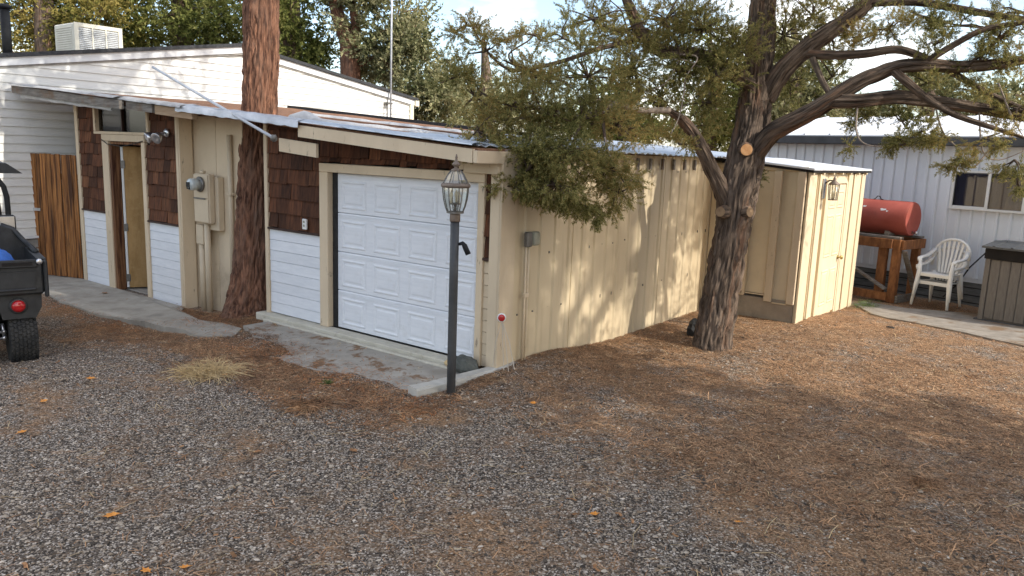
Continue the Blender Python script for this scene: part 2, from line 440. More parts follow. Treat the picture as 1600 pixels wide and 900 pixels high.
M['skirt'] = mat('dark_grey_skirting', (0.085, 0.085, 0.082), (0.15, 0.15, 0.145), 5, stretch=(1, 1, 5), rough=0.8, bump=0.3)
M['gutter'] = mat('dark_grey_gutter', (0.045, 0.047, 0.052), (0.07, 0.072, 0.078), 5, rough=0.6)
M['bin'] = mat('taupe_resin', (0.135, 0.12, 0.105), (0.185, 0.165, 0.145), 12, stretch=(4, 4, .6), rough=0.6, bump=0.3, bscale=20, rnd=0.05)
M['bin_lid'] = mat('charcoal_resin_lid', (0.055, 0.058, 0.062), (0.09, 0.095, 0.10), 20, rough=0.4, spec=0.5, bump=0.4, bscale=40)
M['black_plastic'] = mat('black_textured_plastic', (0.017, 0.018, 0.019), (0.030, 0.031, 0.033), 12, rough=0.5, spec=0.4, bump=0.15, bscale=160, bdist=0.002, c3=(0.05, 0.047, 0.043), s3=5, p3=(0.55, 0.85))
M['black_metal'] = mat('black_painted_metal', (0.014, 0.014, 0.015), (0.024, 0.025, 0.026), 10, rough=0.6, spec=0.2)
M['tyre'] = mat('dusty_tyre_rubber', (0.020, 0.020, 0.020), (0.040, 0.038, 0.035), 8, rough=0.85, bump=0.2, bscale=40, c3=(0.075, 0.066, 0.055), s3=4, p3=(0.55, 0.8))
M['steel'] = mat('bright_steel', (0.55, 0.56, 0.58), (0.66, 0.67, 0.69), 9, rough=0.3, metal=0.9)
M['red_lens'] = mat('red_lens', (0.36, 0.01, 0.012), (0.45, 0.015, 0.018), 14, rough=0.15, spec=0.7)
M['blue'] = mat('blue_plastic', (0.035, 0.12, 0.42), (0.05, 0.16, 0.52), 9, rough=0.5, bump=0.4, bscale=14, bdist=0.02)
M['post_paint'] = mat('dark_grey_post_paint', (0.040, 0.042, 0.044), (0.065, 0.067, 0.069), 8, rough=0.5, spec=0.45, bump=0.12, bscale=90, c3=(0.32, 0.31, 0.30), s3=36, p3=(0.69, 0.72))
M['bronze'] = mat('oxidised_bronze', (0.15, 0.115, 0.09), (0.23, 0.18, 0.145), 14, rough=0.5, metal=0.4)
M['lead'] = mat('dull_lead_came', (0.13, 0.125, 0.115), (0.20, 0.19, 0.175), 14, rough=0.45, metal=0.5)
M['glass'] = glass_mat('lantern_glass', (0.93, 0.95, 0.93), 0.16, 0.04)
M['pane'] = glass_mat('window_glass', (0.50, 0.51, 0.53), 0.07, 0.03)
M['bulb'] = mat('frosted_candle_bulb', (0.75, 0.68, 0.50), (0.82, 0.75, 0.56), 4, rough=0.25, spec=0.6)
M['panel_box'] = mat('tan_enclosure_paint', (0.52, 0.425, 0.30), (0.58, 0.475, 0.335), 4, rough=0.5, bump=0.08, bscale=60, c3=(0.39, 0.31, 0.21), s3=4, p3=(0.6, 0.8))
M['meter_glass'] = mat('meter_glass_dome', (0.45, 0.50, 0.50), (0.58, 0.63, 0.62), 20, rough=0.12, spec=0.8)
M['white_plastic'] = mat('white_plastic', (0.68, 0.68, 0.66), (0.76, 0.76, 0.74), 6, rough=0.4)
M['grey_box'] = mat('weathered_grey_box', (0.26, 0.25, 0.19), (0.36, 0.35, 0.27), 12, rough=0.6)
M['rock'] = mat('dark_mossy_rock', (0.055, 0.06, 0.055), (0.13, 0.135, 0.12), 8, rough=0.9, bump=0.7, bscale=16, bdist=0.03)
M['orange_leaf'] = mat('orange_dry_leaf', (0.62, 0.22, 0.03), (0.78, 0.34, 0.075), 30, rough=0.7, bump=0.3)
M['brown_leaf'] = mat('brown_dry_leaf', (0.24, 0.11, 0.045), (0.36, 0.19, 0.085), 30, rough=0.8, bump=0.3, island=0.35)
M['straw'] = mat('pale_straw', (0.46, 0.33, 0.165), (0.62, 0.47, 0.26), 9, rough=0.85, island=0.3)
M['needle'] = mat('fallen_needles', (0.16, 0.082, 0.042), (0.38, 0.215, 0.11), 3, rough=0.9, island=0.85, c3=(0.54, 0.38, 0.22), s3=6, p3=(0.55, 0.7))
M['needle_rust'] = mat('rusty_fresh_needles', (0.27, 0.10, 0.035), (0.46, 0.20, 0.075), 3, rough=0.9, island=0.6)
M['grass'] = mat('short_green_grass', (0.06, 0.10, 0.02), (0.13, 0.17, 0.045), 9, rough=0.8, island=0.4)
M['cord'] = mat('black_cord', (0.012, 0.012, 0.012), (0.02, 0.02, 0.02), 9, rough=0.5)
M['curtain'] = mat('lilac_grey_curtain', (0.34, 0.34, 0.50), (0.46, 0.46, 0.62), 3, stretch=(6, 1, .3), rough=0.9)
M['cooler'] = mat('cream_cooler_enamel', (0.60, 0.57, 0.47), (0.68, 0.65, 0.55), 5, rough=0.5, c3=(0.48, 0.43, 0.33), s3=6, p3=(0.6, 0.75))
M['cooler_pad'] = mat('grey_cooler_louvre', (0.36, 0.37, 0.37), (0.46, 0.47, 0.47), 9, rough=0.6)
M['brass'] = mat('aged_brass', (0.42, 0.30, 0.10), (0.52, 0.38, 0.15), 12, rough=0.3, metal=0.8)
M['string'] = mat('pale_string', (0.55, 0.50, 0.42), None, 9, rough=0.9)

# ground material: gravel and needle litter mixed by the 'litter' attribute
def ground_mat():
    m = bpy.data.materials.new('gravel_and_needles'); m.use_nodes = True
    n, l = m.node_tree.nodes, m.node_tree.links
    b = n['Principled BSDF']; b.inputs['Roughness'].default_value = 0.95; b.inputs['Specular IOR Level'].default_value = 0.15
    t = n.new('ShaderNodeTexCoord')
    vo = n.new('ShaderNodeTexVoronoi'); vo.inputs['Scale'].default_value = 110
    l.new(t.outputs['Object'], vo.inputs['Vector'])
    gr = n.new('ShaderNodeValToRGB')
    e = gr.color_ramp.elements
    e[0].position = 0.0; e[0].color = (0.025, 0.021, 0.017, 1)  # near-black base tone stands for the shadow gaps between stones
    e[1].position = 1.0; e[1].color = (0.694, 0.609, 0.509, 1)
    for p, c in ((0.35, (0.084, 0.068, 0.054, 1)), (0.65, (0.213, 0.168, 0.130, 1)), (0.85, (0.370, 0.315, 0.259, 1))):
        k = e.new(p); k.color = c
    sep = n.new('ShaderNodeSeparateColor'); l.new(vo.outputs['Color'], sep.inputs[0])
    l.new(sep.outputs[0], gr.inputs['Fac'])
    n1 = n.new('ShaderNodeTexNoise'); n1.inputs['Scale'].default_value = 70; n1.inputs['Detail'].default_value = 8; n1.inputs['Roughness'].default_value = 0.75
    l.new(t.outputs['Object'], n1.inputs['Vector'])
    lr = n.new('ShaderNodeValToRGB')
    e = lr.color_ramp.elements
    e[0].position = 0.36; e[0].color = (0.039, 0.023, 0.013, 1)
    e[1].position = 0.64; e[1].color = (0.627, 0.420, 0.254, 1)
    k = e.new(0.5); k.color = (0.241, 0.142, 0.077, 1)
    l.new(n1.outputs['Fac'], lr.inputs['Fac'])
    at = n.new('ShaderNodeAttribute'); at.attribute_name = 'litter'
    n2 = n.new('ShaderNodeTexNoise'); n2.inputs['Scale'].default_value = 9; n2.inputs['Detail'].default_value = 8; n2.inputs['Roughness'].default_value = 0.7
    l.new(t.outputs['Object'], n2.inputs['Vector'])
    ad = n.new('ShaderNodeMath'); ad.operation = 'MULTIPLY_ADD'; ad.inputs[1].default_value = 1.5
    l.new(n2.outputs['Fac'], ad.inputs[0])
    sb = n.new('ShaderNodeMath'); sb.operation = 'SUBTRACT'; sb.inputs[1].default_value = 0.75
    l.new(at.outputs['Fac'], sb.inputs[0]); l.new(sb.outputs[0], ad.inputs[2])
    mr = n.new('ShaderNodeMapRange'); mr.inputs['From Min'].default_value = 0.25; mr.inputs['From Max'].default_value = 0.75
    l.new(ad.outputs[0], mr.inputs['Value'])
    x = n.new('ShaderNodeMix'); x.data_type = 'RGBA'
    l.new(mr.outputs['Result'], x.inputs['Factor']); l.new(gr.outputs['Color'], x.inputs['A']); l.new(lr.outputs['Color'], x.inputs['B'])
    l.new(x.outputs['Result'], b.inputs['Base Color'])
    bb = n.new('ShaderNodeBump'); bb.inputs['Strength'].default_value = 0.9; bb.inputs['Distance'].default_value = 0.012
    n3 = n.new('ShaderNodeTexNoise'); n3.inputs['Scale'].default_value = 60; n3.inputs['Detail'].default_value = 7
    l.new(t.outputs['Object'], n3.inputs['Vector']); l.new(n3.outputs['Fac'], bb.inputs['Height'])
    l.new(bb.outputs['Normal'], b.inputs['Normal'])
    return m
M['ground'] = ground_mat()

def pebble_mat():
    m = bpy.data.materials.new('gravel_stones'); m.use_nodes = True
    n, l = m.node_tree.nodes, m.node_tree.links
    b = n['Principled BSDF']; b.inputs['Roughness'].default_value = 0.8; b.inputs['Specular IOR Level'].default_value = 0.25
    g = n.new('ShaderNodeNewGeometry')
    gr = n.new('ShaderNodeValToRGB'); gr.color_ramp.interpolation = 'LINEAR'
    e = gr.color_ramp.elements
    e[0].position = 0.0; e[0].color = (0.046, 0.037, 0.029, 1)
    e[1].position = 1.0; e[1].color = (0.661, 0.562, 0.451, 1)
    for p, c in ((0.3, (0.114, 0.089, 0.068, 1)), (0.5, (0.234, 0.172, 0.115, 1)), (0.68, (0.325, 0.255, 0.184, 1)), (0.85, (0.410, 0.338, 0.258, 1)), (0.95, (0.502, 0.421, 0.331, 1))):
        k = e.new(p); k.color = c
    l.new(g.outputs['Random Per Island'], gr.inputs['Fac'])
    l.new(gr.outputs['Color'], b.inputs['Base Color'])
    return m
M['pebble'] = pebble_mat()

def apron_mat():
    m = mat('litter_strewn_concrete', (0.29, 0.265, 0.225), (0.40, 0.37, 0.32), 4, rough=0.92, bump=0.4, bscale=60, bdist=0.006, c3=(0.20, 0.125, 0.075), s3=3.4, p3=(0.54, 0.60))
    return m
M['apron'] = apron_mat()

# ------------------------------------------------------------------ the setting: ground, paving
def make_ground():
    xs = np.concatenate([[-900, -300, -120, -60, -35, -24, -18, -14.5], np.arange(-12, 8.01, 0.075), [9, 11, 14, 18, 26, 40, 80, 200, 600, 900]])
    ys = np.concatenate([[-900, -300, -120, -50, -25, -14, -9.5], np.arange(-7.5, 11.01, 0.075), [12, 14, 17, 22, 30, 45, 80, 200, 600, 900]])
    X, Y = np.meshgrid(xs, ys)
    Z = ground_z(X, Y)
    far = sm((np.hypot(X, Y)-14)/10)
    Z = Z*(1-far) + (-0.3)*far
    nx, ny = len(xs), len(ys)
    v = np.stack([X.ravel(), Y.ravel(), Z.ravel()], 1)
    i = np.arange(ny-1)[:, None]*nx + np.arange(nx-1)[None, :]
    q = np.stack([i, i+1, i+nx+1, i+nx], -1).reshape(-1)
    me = npmesh('ground', v, 4, q, M['ground'], True)
    a = me.attributes.new('litter', 'FLOAT', 'POINT')
    a.data.foreach_set('value', litter(X, Y).ravel().astype(np.float32))
    o = link('ground', me); o['kind'] = 'structure'
make_ground()

def slab(name, outline, top, thick, m, zf=None):
    """paving slab: outline in plan, top height constant or from zf"""
    mb = MB()
    n_ = len(outline)
    tz = [(zf(x, y) if zf else top) for x, y in outline]
    mb.v = [(x, y, z) for (x, y), z in zip(outline, tz)] + [(x, y, z-thick) for (x, y), z in zip(outline, tz)]
    mb.f = [list(range(n_))] + [[k, (k+1) % n_, n_+(k+1) % n_, n_+k][::-1] for k in range(n_)]
    o = mb.build(name, m); o['kind'] = 'structure'
    return o
def ragged(p0, p1, n_, amp, seed):
    r_ = random.Random(seed); out = []
    for i in range(n_):
        t = i/n_
        out.append((p0[0]+(p1[0]-p0[0])*t + r_.uniform(-amp, amp), p0[1]+(p1[1]-p0[1])*t + r_.uniform(-amp, amp)))
    return out
WZ = lambda x, y: -0.275 + 0.135*float(sm((x+5.6)/2.6))
walk = ([(-9.4, -0.02), (-9.4, -0.72)] + ragged((-8.6, -0.78), (-6.9, -0.92), 6, 0.015, 1) + ragged((-6.9, -0.95), (-5.3, -1.02), 7, 0.02, 2)
        + ragged((-5.3, -0.95), (-4.35, -0.86), 5, 0.02, 3) + ragged((-4.3, -0.9), (-3.1, -1.0), 6, 0.04, 4)
        + [(-3.0, -0.75), (-3.25, -0.5), (-3.7, -0.45), (-4.1, -0.48), (-4.6, -0.33), (-5.0, -0.22), (-5.24, -0.04), (-6.2, -0.035), (-7.2, -0.03)])
slab('walkway', walk, 0, 0.09, M['concrete'], WZ)
apr = ([(-3.2, -0.17), (-3.25, -0.48)] + ragged((-2.95, -0.62), (-1.9, -0.78), 7, 0.05, 6) + ragged((-1.9, -0.95), (-0.25, -1.1), 9, 0.05, 7) + [(-0.16, -0.85), (-0.1, -0.2), (-0.12, -0.17)])
slab('apron_slab', apr, 0, 0.08, M['apron'], lambda x, y: -.104+.034*(y+.15))
pad = [(1.72, 6.62), (2.0, 6.38), (2.3, 6.32), (2.62, 6.1), (3.0, 5.9), (3.3, 5.62), (3.7, 5.38), (4.2, 5.1), (5.2, 4.4), (6.5, 4.6), (6.5, 8.0), (3.2, 8.1), (2.0, 7.65), (1.35, 7.75), (1.32, 7.35)]
slab('concrete_pad', pad, 0, 0.06, M['pad'], lambda x, y: float(ground_z(x, y))+0.022)

kb = MB()
kp = [(-0.151,-0.864,-0.100), (-0.122,-0.538,-0.100), (-0.093,-0.048,-0.100), (-0.122,0.376,-0.100)]
for i in range(3):
    pass
prof = [(-0.07, -0.12), (0.07, -0.12), (0.068, 0.035), (0.05, 0.052), (-0.05, 0.052), (-0.068, 0.035)]
pth = [Vector((-0.165, -0.93, -0.1)), Vector((-0.13, -0.72, -0.1)), Vector((-0.08, -0.40, -0.095)), Vector((-0.03, -0.08, -0.085)), Vector((0.01, 0.16, -0.075)), Vector((0.03, 0.24, -0.075))]
for k, p in enumerate(pth):
    t = (pth[min(k+1, 5)]-pth[max(k-1, 0)]).normalized(); u = Vector((t.y, -t.x, 0))
    for a, b in prof:
        j = 0.006*math.sin(k*3.1+a*70)
        kb.v.append(tuple(p+u*(a+j)+Vector((0, 0, b+j))))
for k in range(5):
    for j in range(6):
        jj = (j+1) % 6; kb.f.append([k*6+j, k*6+jj, k*6+6+jj, k*6+6+j])
kb.f += [[0, 1, 2, 3, 4, 5][::-1], [30+j for j in range(6)]]
kerb = kb.build('concrete_kerb', M['concrete_pale']); kerb['kind'] = 'structure'

# ------------------------------------------------------------------ garage (long low outbuilding)
garage = thing('garage', 'low tan outbuilding with brown shingles, a white roll-up door and a corrugated side wall', 'garage')
LX0, LX1, GX0 = -8.10, -5.26, -3.45
def roof_z(x): return 1.925 - 0.075*x
# hidden body that the cladding is fixed to
b = MB()
b.box(LX0+.02, -7.22, 0.03, 0.12, -0.32, 1.86); b.box(-6.14, LX1-.02, 0.03, 0.12, -0.32, 1.86)
b.box(LX0+.02, -7.5, 0.03, 0.12, 1.86, roof_z(-7.6)-.05)
b.box(-5.98, LX1-.02, 0.03, 0.12, 1.86, roof_z(-5.4)-.05)
b.box(LX0+.02, LX0+.12, 0.12, 4.2, -0.32, 2.45)
b.box(LX0+.02, -0.05, 4.2, 4.3, -0.32, 1.9)
b.box(-3.42, -2.36, 0.03, 0.12, -0.13, roof_z(-2.4)-.05); b.box(-2.36, -0.2, 0.03, 0.12, 1.72, 1.90); b.box(-0.2, -0.06, 0.03, 0.12, -0.13, 1.88)
b.box(-3.42, -3.34, 0.12, 4.2, -0.13, 2.1)
b.build('wall_frame', M['dark'], garage)
b = MB(); b.box(-8.0, -5.3, 0.12, 4.2, -0.32, -0.29); b.box(-3.34, -0.05, 0.12, 4.2, -0.14, -0.11); b.build('floor', M['concrete'], garage)

def boards(x0, x1, z0, z1, n_, m, y=0.0):
    h = (z1-z0)/n_
    for i in range(n_):
        a = z0+i*h
        mb = MB()
        j = random.uniform(-.0015, .0015)
        mb.ext([(x0, y-0.013+j, a+0.005), (x0, y+0.026, a+0.005), (x0, y+0.026, a+h), (x0, y-0.006+j, a+h), (x0, y-0.010+j, a+h-.004)], (x1-x0, 0, 0))
        mb.build('siding_board', m, garage)
boards(-8.03, -7.305, -0.295, 0.80, 9, M['white_board'])
boards(-6.095, -5.325, -0.285, 0.78, 9, M['white_board'])
boards(-3.385, -2.475, -0.045, 0.93, 8, M['white_board'])
boards(-0.187, -0.115, -0.06, 0.92, 9, M['beige'])

def shingles(x0, x1, z0, z1, rh, seed, light=0.15, wmin=.13, wmax=.29, toph=None):
    r_ = random.Random(seed)
    z = z0; row = 0
    while z < z1-0.02:
        x = x0
        zt = min(z+rh, z1)
        while x < x1-0.005:
            w_ = r_.uniform(wmin, wmax)
            if x+w_ > x1-0.06: w_ = x1-x
            dz = r_.uniform(-.011, .010); dy = r_.uniform(-.008, .005)
            xe = x+w_-0.004
            ztop = zt+0.012 if not toph else min(zt+0.012, toph((x+xe)/2))
            if ztop > z+0.03:
                mb = MB()
                mb.ext([(x, 0.026, z+dz), (x, -0.026+dy, z+dz), (x, -0.020+dy, z+dz+.006), (x, -0.004, ztop), (x, 0.026, ztop)][::-1], (xe-x, 0, 0))
                mb.build('shingle', M['shingle_light'] if r_.random() < light else M['shingle'], garage)
            x += w_
        z += rh; row += 1
TL = lambda x: roof_z(x)-0.06
shingles(-8.03, -7.505, 1.98, 2.50, .172, 3, .12, toph=TL)
shingles(-8.03, -7.305, 0.825, 1.97, .164, 4, .10)
shingles(-6.095, -5.325, 0.805, 1.80, .166, 5, .42)
shingles(-5.965, -5.325, 1.80, 2.32, .166, 6, .2, toph=TL)
shingles(-3.385, -2.475, 0.955, 1.79, .168, 8, .03)
shingles(-3.385, -2.475, 1.79, 2.2, .25, 9, .04, toph=TL)
shingles(-2.475, -0.115, 1.725, 1.775, .05, 10, .03, .10, .20, toph=TL)
shingles(-2.475, -0.115, 1.775, 2.1, .33, 12, .03, .12, .24, toph=TL)
shingles(-0.187, -0.115, 0.955, 1.725, .20, 13, .1)
for x0, x1, z in ((-8.035, -7.30, 0.80), (-6.10, -5.32, 0.78), (-3.39, -2.47, 0.93), (-0.19, -0.11, 0.93)):
    mb = MB(); mb.box(x0, x1, -0.045, 0.02, z+.001, z+0.024, .004); mb.build('drip_moulding', M['dark_trim'], garage)

# trims
def trim(name, x0, x1, y0, y1, z0, z1, m=None, c=.005): 
    mb = MB(); mb.box(x0, x1, y0, y1, z0, z1, c); return mb.build(name, m or M['beige_worn'], garage)
trim('corner_trim', -8.125, -8.035, -0.032, 0.06, -0.30, 2.46)
trim('corner_trim', -5.32, -5.262, -0.034, 0.03, -0.30, 2.25)
trim('corner_trim', -5.258, -5.232, -0.03, 0.15, -0.32, 2.24)
trim('corner_trim', -3.45, -3.39, -0.034, 0.04, -0.10, 2.12)
# entry door: frame, deep jamb, open leaf
trim('door_casing', -7.30, -7.12, -0.036, 0.02, -0.30, 1.84)
trim('door_casing', -6.19, -6.10, -0.036, 0.02, -0.30, 1.84)
trim('door_head', -7.30, -6.10, -0.037, 0.02, 1.843, 1.935)
for k in range(2):
    trim('jamb_board', -7.118, -7.05-.012*k, -0.02+k*.065, .042+k*.065, -0.30, 1.80, M['jamb_wood'], .003)
trim('jamb_board', -7.11, -6.20, 0.0, 0.24, 1.802, 1.838, M['jamb_wood'], .003)
trim('jamb_board', -6.185, -6.15, 0.022, 0.26, -0.29, 1.80, M['jamb_wood'], .003)
dl = MB(); ang = R(57); hx, hy = -7.0, 0.105
dvec = Vector((math.cos(ang)*0.80, math.sin(ang)*0.80, 0)); nv = Vector((math.sin(ang), -math.cos(ang), 0))
def dbox(name, a0, a1, t0, t1, z0, z1, m, par):
    mb = MB(); mb.box(a0, a1, t0, t1, z0, z1, .004)
    mb.rot(0, Matrix.Translation((hx, hy, 0)) @ Matrix.Rotation(ang, 4, 'Z'))
    return mb.build(name, m, par)
door = dbox('entry_door', 0.012, 0.86, 0.0, 0.04, -0.265, 1.775, M['door_wood'], garage)
dbox('door_edge', -0.022, 0.010, -0.003, 0.043, -0.263, 1.775, M['white_plastic'], door)
for z in (1.52, 0.62, -0.12):
    dbox('hinge', -0.028, 0.030, -0.012, -0.004, z-.055, z+.055, M['lead'], door)
# transom window
wf = trim('transom_window', -7.505, -5.97, -0.045, 0.05, 1.937, 1.975)
mb = MB(); mb.box(-7.505, -7.45, -0.043, 0.05, 1.977, 2.36, .004); mb.build('frame', M['beige_worn'], wf)
mb = MB(); mb.box(-6.02, -5.97, -0.043, 0.05, 1.977, 2.28, .004); mb.build('frame', M['beige_worn'], wf)
mb = MB(); mb.box(-6.74, -6.71, -0.02, 0.04, 1.977, 2.30, .003); mb.build('mullion', M['dark_trim'], wf)
for x0, x1 in ((-7.448, -6.742), (-6.708, -6.022)):
    mb = MB(); mb.box(x0, x1, 0.014, 0.02, 1.977, 2.33); mb.build('pane', M['pane'], wf)
mb = MB(); mb.tube([(-7.28, -.045, 1.86), (-7.1, -.05, 1.80), (-6.7, -.046, 1.775), (-6.35, -.05, 1.82), (-6.12, -.045, 1.86)], .006, 5); mb.build('cable', M['cord'], garage)

# recessed tan wall behind the meter
mb = MB(); mb.box(-5.30, -5.262, 0.15, 1.5, -0.33, 2.26); mb.build('side_wall', M['beige'], garage)
mb = MB(); mb.box(-5.258, -4.74, 0.175, 0.21, -0.33, 2.20); mb.build('recess_panel', M['beige'], garage)
mb = MB(); mb.box(-4.737, -4.17, 0.178, 0.21, -0.33, 2.18); mb.build('recess_panel', M['beige'], garage)
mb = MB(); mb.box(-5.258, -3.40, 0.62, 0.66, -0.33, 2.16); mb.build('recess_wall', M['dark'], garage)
mb = MB(); mb.tube([(-4.385, 0.14, -0.2), (-4.385, 0.14, 1.0), (-4.385, 0.14, 1.98)], .031, 10); mb.build('conduit', M['panel_box'], garage, True)
mb = MB(); mb.box(-4.44, -4.33, 0.10, 0.176, 1.24, 1.275, .004); mb.build('pipe_strap', M['panel_box'], garage)

# overhead door surround
trim('door_casing', -2.47, -2.335, -0.036, 0.10, -0.05, 1.62)
trim('door_casing', -0.265, -0.19, -0.036, 0.10, -0.06, 1.62)
trim('door_head', -2.47, -0.19, -0.038, 0.10, 1.622, 1.712)
trim('gap_strip', -2.333, -2.262, 0.03, 0.09, -0.05, 1.62, M['matt_black'])  # black strip filling the dark gap between casing and door
DX0, DX1, DZ0, DZ1 = -2.26, -0.268, -0.045, 1.618
mb = MB(); mb.box(DX0, DX1, 0.085, 0.10, DZ0, DZ1); od = mb.build('garage_door', M['white_door'], garage)
sh = (DZ1-DZ0)/4; cw = (DX1-DX0)/4
def door_panel_mesh(w_, h_):
    mb = MB(); rings = []
    for ins, y in ((0, 0.0), (0.012, -0.007), (0.022, -0.007), (0.034, 0.001), (0.05, 0.0005), (0.066, -0.005)):
        i = len(mb.v)
        mb.v += [(-w_/2+ins, y, -h_/2+ins), (w_/2-ins, y, -h_/2+ins), (w_/2-ins, y, h_/2-ins), (-w_/2+ins, y, h_/2-ins)]
        rings.append(i)
    for a, b2 in zip(rings[:-1], rings[1:]):
        for k in range(4):
            kk = (k+1) % 4; mb.f.append([a+k, a+kk, b2+kk, b2+k])
    mb.f.append([rings[-1]+k for k in range(4)])
    return mb.mesh('door_panel', M['white_door'])
pm = door_panel_mesh(cw-.115, sh-.12)
for s_ in range(4):
    z0 = DZ0+s_*sh
    mb = MB()
    mb.ext([(DX0, 0.045, z0+.004), (DX0, 0.083, z0+.004), (DX0, 0.083, z0+sh-.003), (DX0, 0.05, z0+sh-.003), (DX0, 0.045, z0+sh-.012)], (DX1-DX0, 0, 0))
    mb.build('door_section', M['white_door'], od)
    for k in range(3):   # shallow pressed grooves along the section's upper edge
        mb = MB(); zz = z0+sh-.022-k*.013; mb.box(DX0+.004, DX1-.004, 0.0405, 0.046, zz-.0035, zz+.0035, .0015); mb.build('pressed_rib', M['white_door'], od)
    for c_ in range(4):
        o = link('door_panel', pm, od); o.location = (DX0+(c_+.5)*cw, 0.0445, z0+sh*.46)
# sill
trim('door_sill', -3.52, -0.26, -0.135, 0.028, -0.15, -0.052, M['sill'], .01)
trim('door_sill', -3.3, -0.2, -0.19, -0.137, -0.15, -0.088, M['sill'], .01)
# right corner post, head beam
trim('corner_post', -0.113, -0.004, -0.045, 0.10, -0.08, 1.86)
trim('head_beam', -0.40, -0.002, -0.09, -0.047, 1.705, 1.855)
trim('head_block', -0.46, -0.402, -0.085, -0.04, 1.73, 1.87)
trim('corner_cap', -0.002, 0.022, -0.05, 0.17, -0.06, 1.86)

# corrugated side wall, sheet by sheet
pitch = 0.245
def sheet_profile(n_):
    p = []
    for k in range(n_):
        y = k*pitch
        p += [(0.0, y), (0.0, y+.145), (0.016, y+.162), (0.016, y+.208), (0.0, y+.226)]
    p.append((0.0, n_*pitch))
    return p
def corr_sheet(n_, z0, z1, ragged_seed):
    r_ = random.Random(ragged_seed)
    mb = MB(); P = sheet_profile(n_)
    t = 0.006
    for x, y in P: mb.v += [(x, y, z0+r_.uniform(-.02, .02)), (x, y, z1), (x-t, y, z0), (x-t, y, z1)]
    for k in range(len(P)-1):
        a, c_ = 4*k, 4*k+4
        mb.f += [[a, c_, c_+1, a+1], [a+2, a+3, c_+3, c_+2], [a, a+2, c_+2, c_], [a+1, c_+1, c_+3, a+3]]
    mb.f += [[0, 1, 3, 2], [4*(len(P)-1)+q for q in (0, 2, 3, 1)]]
    return mb
for k in range(7):
    mb = corr_sheet(4, -0.12-0.02*min(k, 3), 1.915, k)
    o = mb.build('wall_sheet', M['beige_metal'], garage)
    o.location = (0.004+.006*(k % 2), 0.165+k*(4*pitch)-.004*k, 0)
mb = MB(); mb.box(-0.06, -0.006, 0.17, 6.9, -0.16, 1.89); mb.build('wall_frame', M['dark'], garage)
# screws on the sheets
mb = MB()
for z in (0.42, 0.97, 1.74):
    for k in range(27):
        if random.random() < .62:
            y = 0.165+k*pitch+.08+random.uniform(-.02, .02); mb.box(0.0, 0.014, y-.006, y+.006, z-.006+random.uniform(-.03, .03), z+.006)
o = mb.build('screw_heads', M['lead'], garage); o['kind'] = 'stuff'
# stub brackets below the eave
for k in range(12):
    y = 1.75+k*.30
    mb = MB(); mb.box(0.024, 0.05, y-.02, y+.02, 1.76, 1.885, .003); mb.build('rafter_stub', M['plank_grey'], garage)

# roof: deck, litter, metal
def roof_slab(x0, x1, y0f, y1, th, nx=30, ny=12, amp=.012, lift=0.0, seed=0):
    """sheet following the roof slope; y0f(x) gives the front edge"""
    mb = MB()
    for i in range(nx+1):
        x = x0+(x1-x0)*i/nx
        for j in range(ny+1):
            y = y0f(x)+(y1-y0f(x))*j/ny
            z = roof_z(x)+lift+amp*noise.noise(Vector((x*1.1+seed, y*1.3, 0)))
            mb.v.append((x, y, z))
    n1 = len(mb.v)
    mb.v += [(x, y, z-th) for x, y, z in mb.v]
    W_ = ny+1
    for i in range(nx):
        for j in range(ny):
            a = i*W_+j
            mb.f.append([a, a+W_, a+W_+1, a+1]); mb.f.append([n1+a, n1+a+1, n1+a+W_+1, n1+a+W_])
    for i in range(nx):
        for j in (0, ny):
            a = i*W_+j; q = [a, n1+a, n1+a+W_, a+W_]; mb.f.append(q if j == 0 else q[::-1])
    for j in range(ny):
        for i in (0, nx):
            a = i*W_+j; q = [a, a+1, n1+a+1, n1+a]; mb.f.append(q if i == 0 else q[::-1])
    return mb
front = lambda x: -0.36 - 0.03*max(0, -3-x)
roof_slab(-8.86, -0.01, front, 4.25, .05).build('roof_deck', M['roof_litter'], garage, True)
# galvanised corrugated sheets along the right eave (three lapped sheets)
def corr_roof(x0, x1, y0, y1, lift):
    mb = MB(); n_ = int((y1-y0)/.05)
    for i in range(n_+1):
        y = y0+(y1-y0)*i/n_; dz = .011*math.sin(i*math.pi*.75)
        for x in (x0, (x0+x1)/2, x1): mb.v.append((x, y, roof_z(x)+lift+dz))
        for x in (x0, (x0+x1)/2, x1): mb.v.append((x, y, roof_z(x)+lift+dz-.006))
    for i in range(n_):
        a = i*6
        mb.f += [[a, a+1, a+7, a+6], [a+1, a+2, a+8, a+7], [a+3, a+9, a+10, a+4], [a+4, a+10, a+11, a+5], [a+2, a+5, a+11, a+8], [a, a+6, a+9, a+3]]
    return mb
for k, (y0, y1, x0) in enumerate(((-0.36, 0.12, -1.9), (0.1, 2.75, -1.3), (2.7, 4.3, -2.4), (4.25, 5.6, -2.5), (5.55, 7.0, -2.6))):
    corr_roof(x0, (0.17 if k else -.012)+.006*(k % 2), y0, y1, 0.022+.006*(k % 2)).build('roof_sheet', M['galv_roof'], garage)
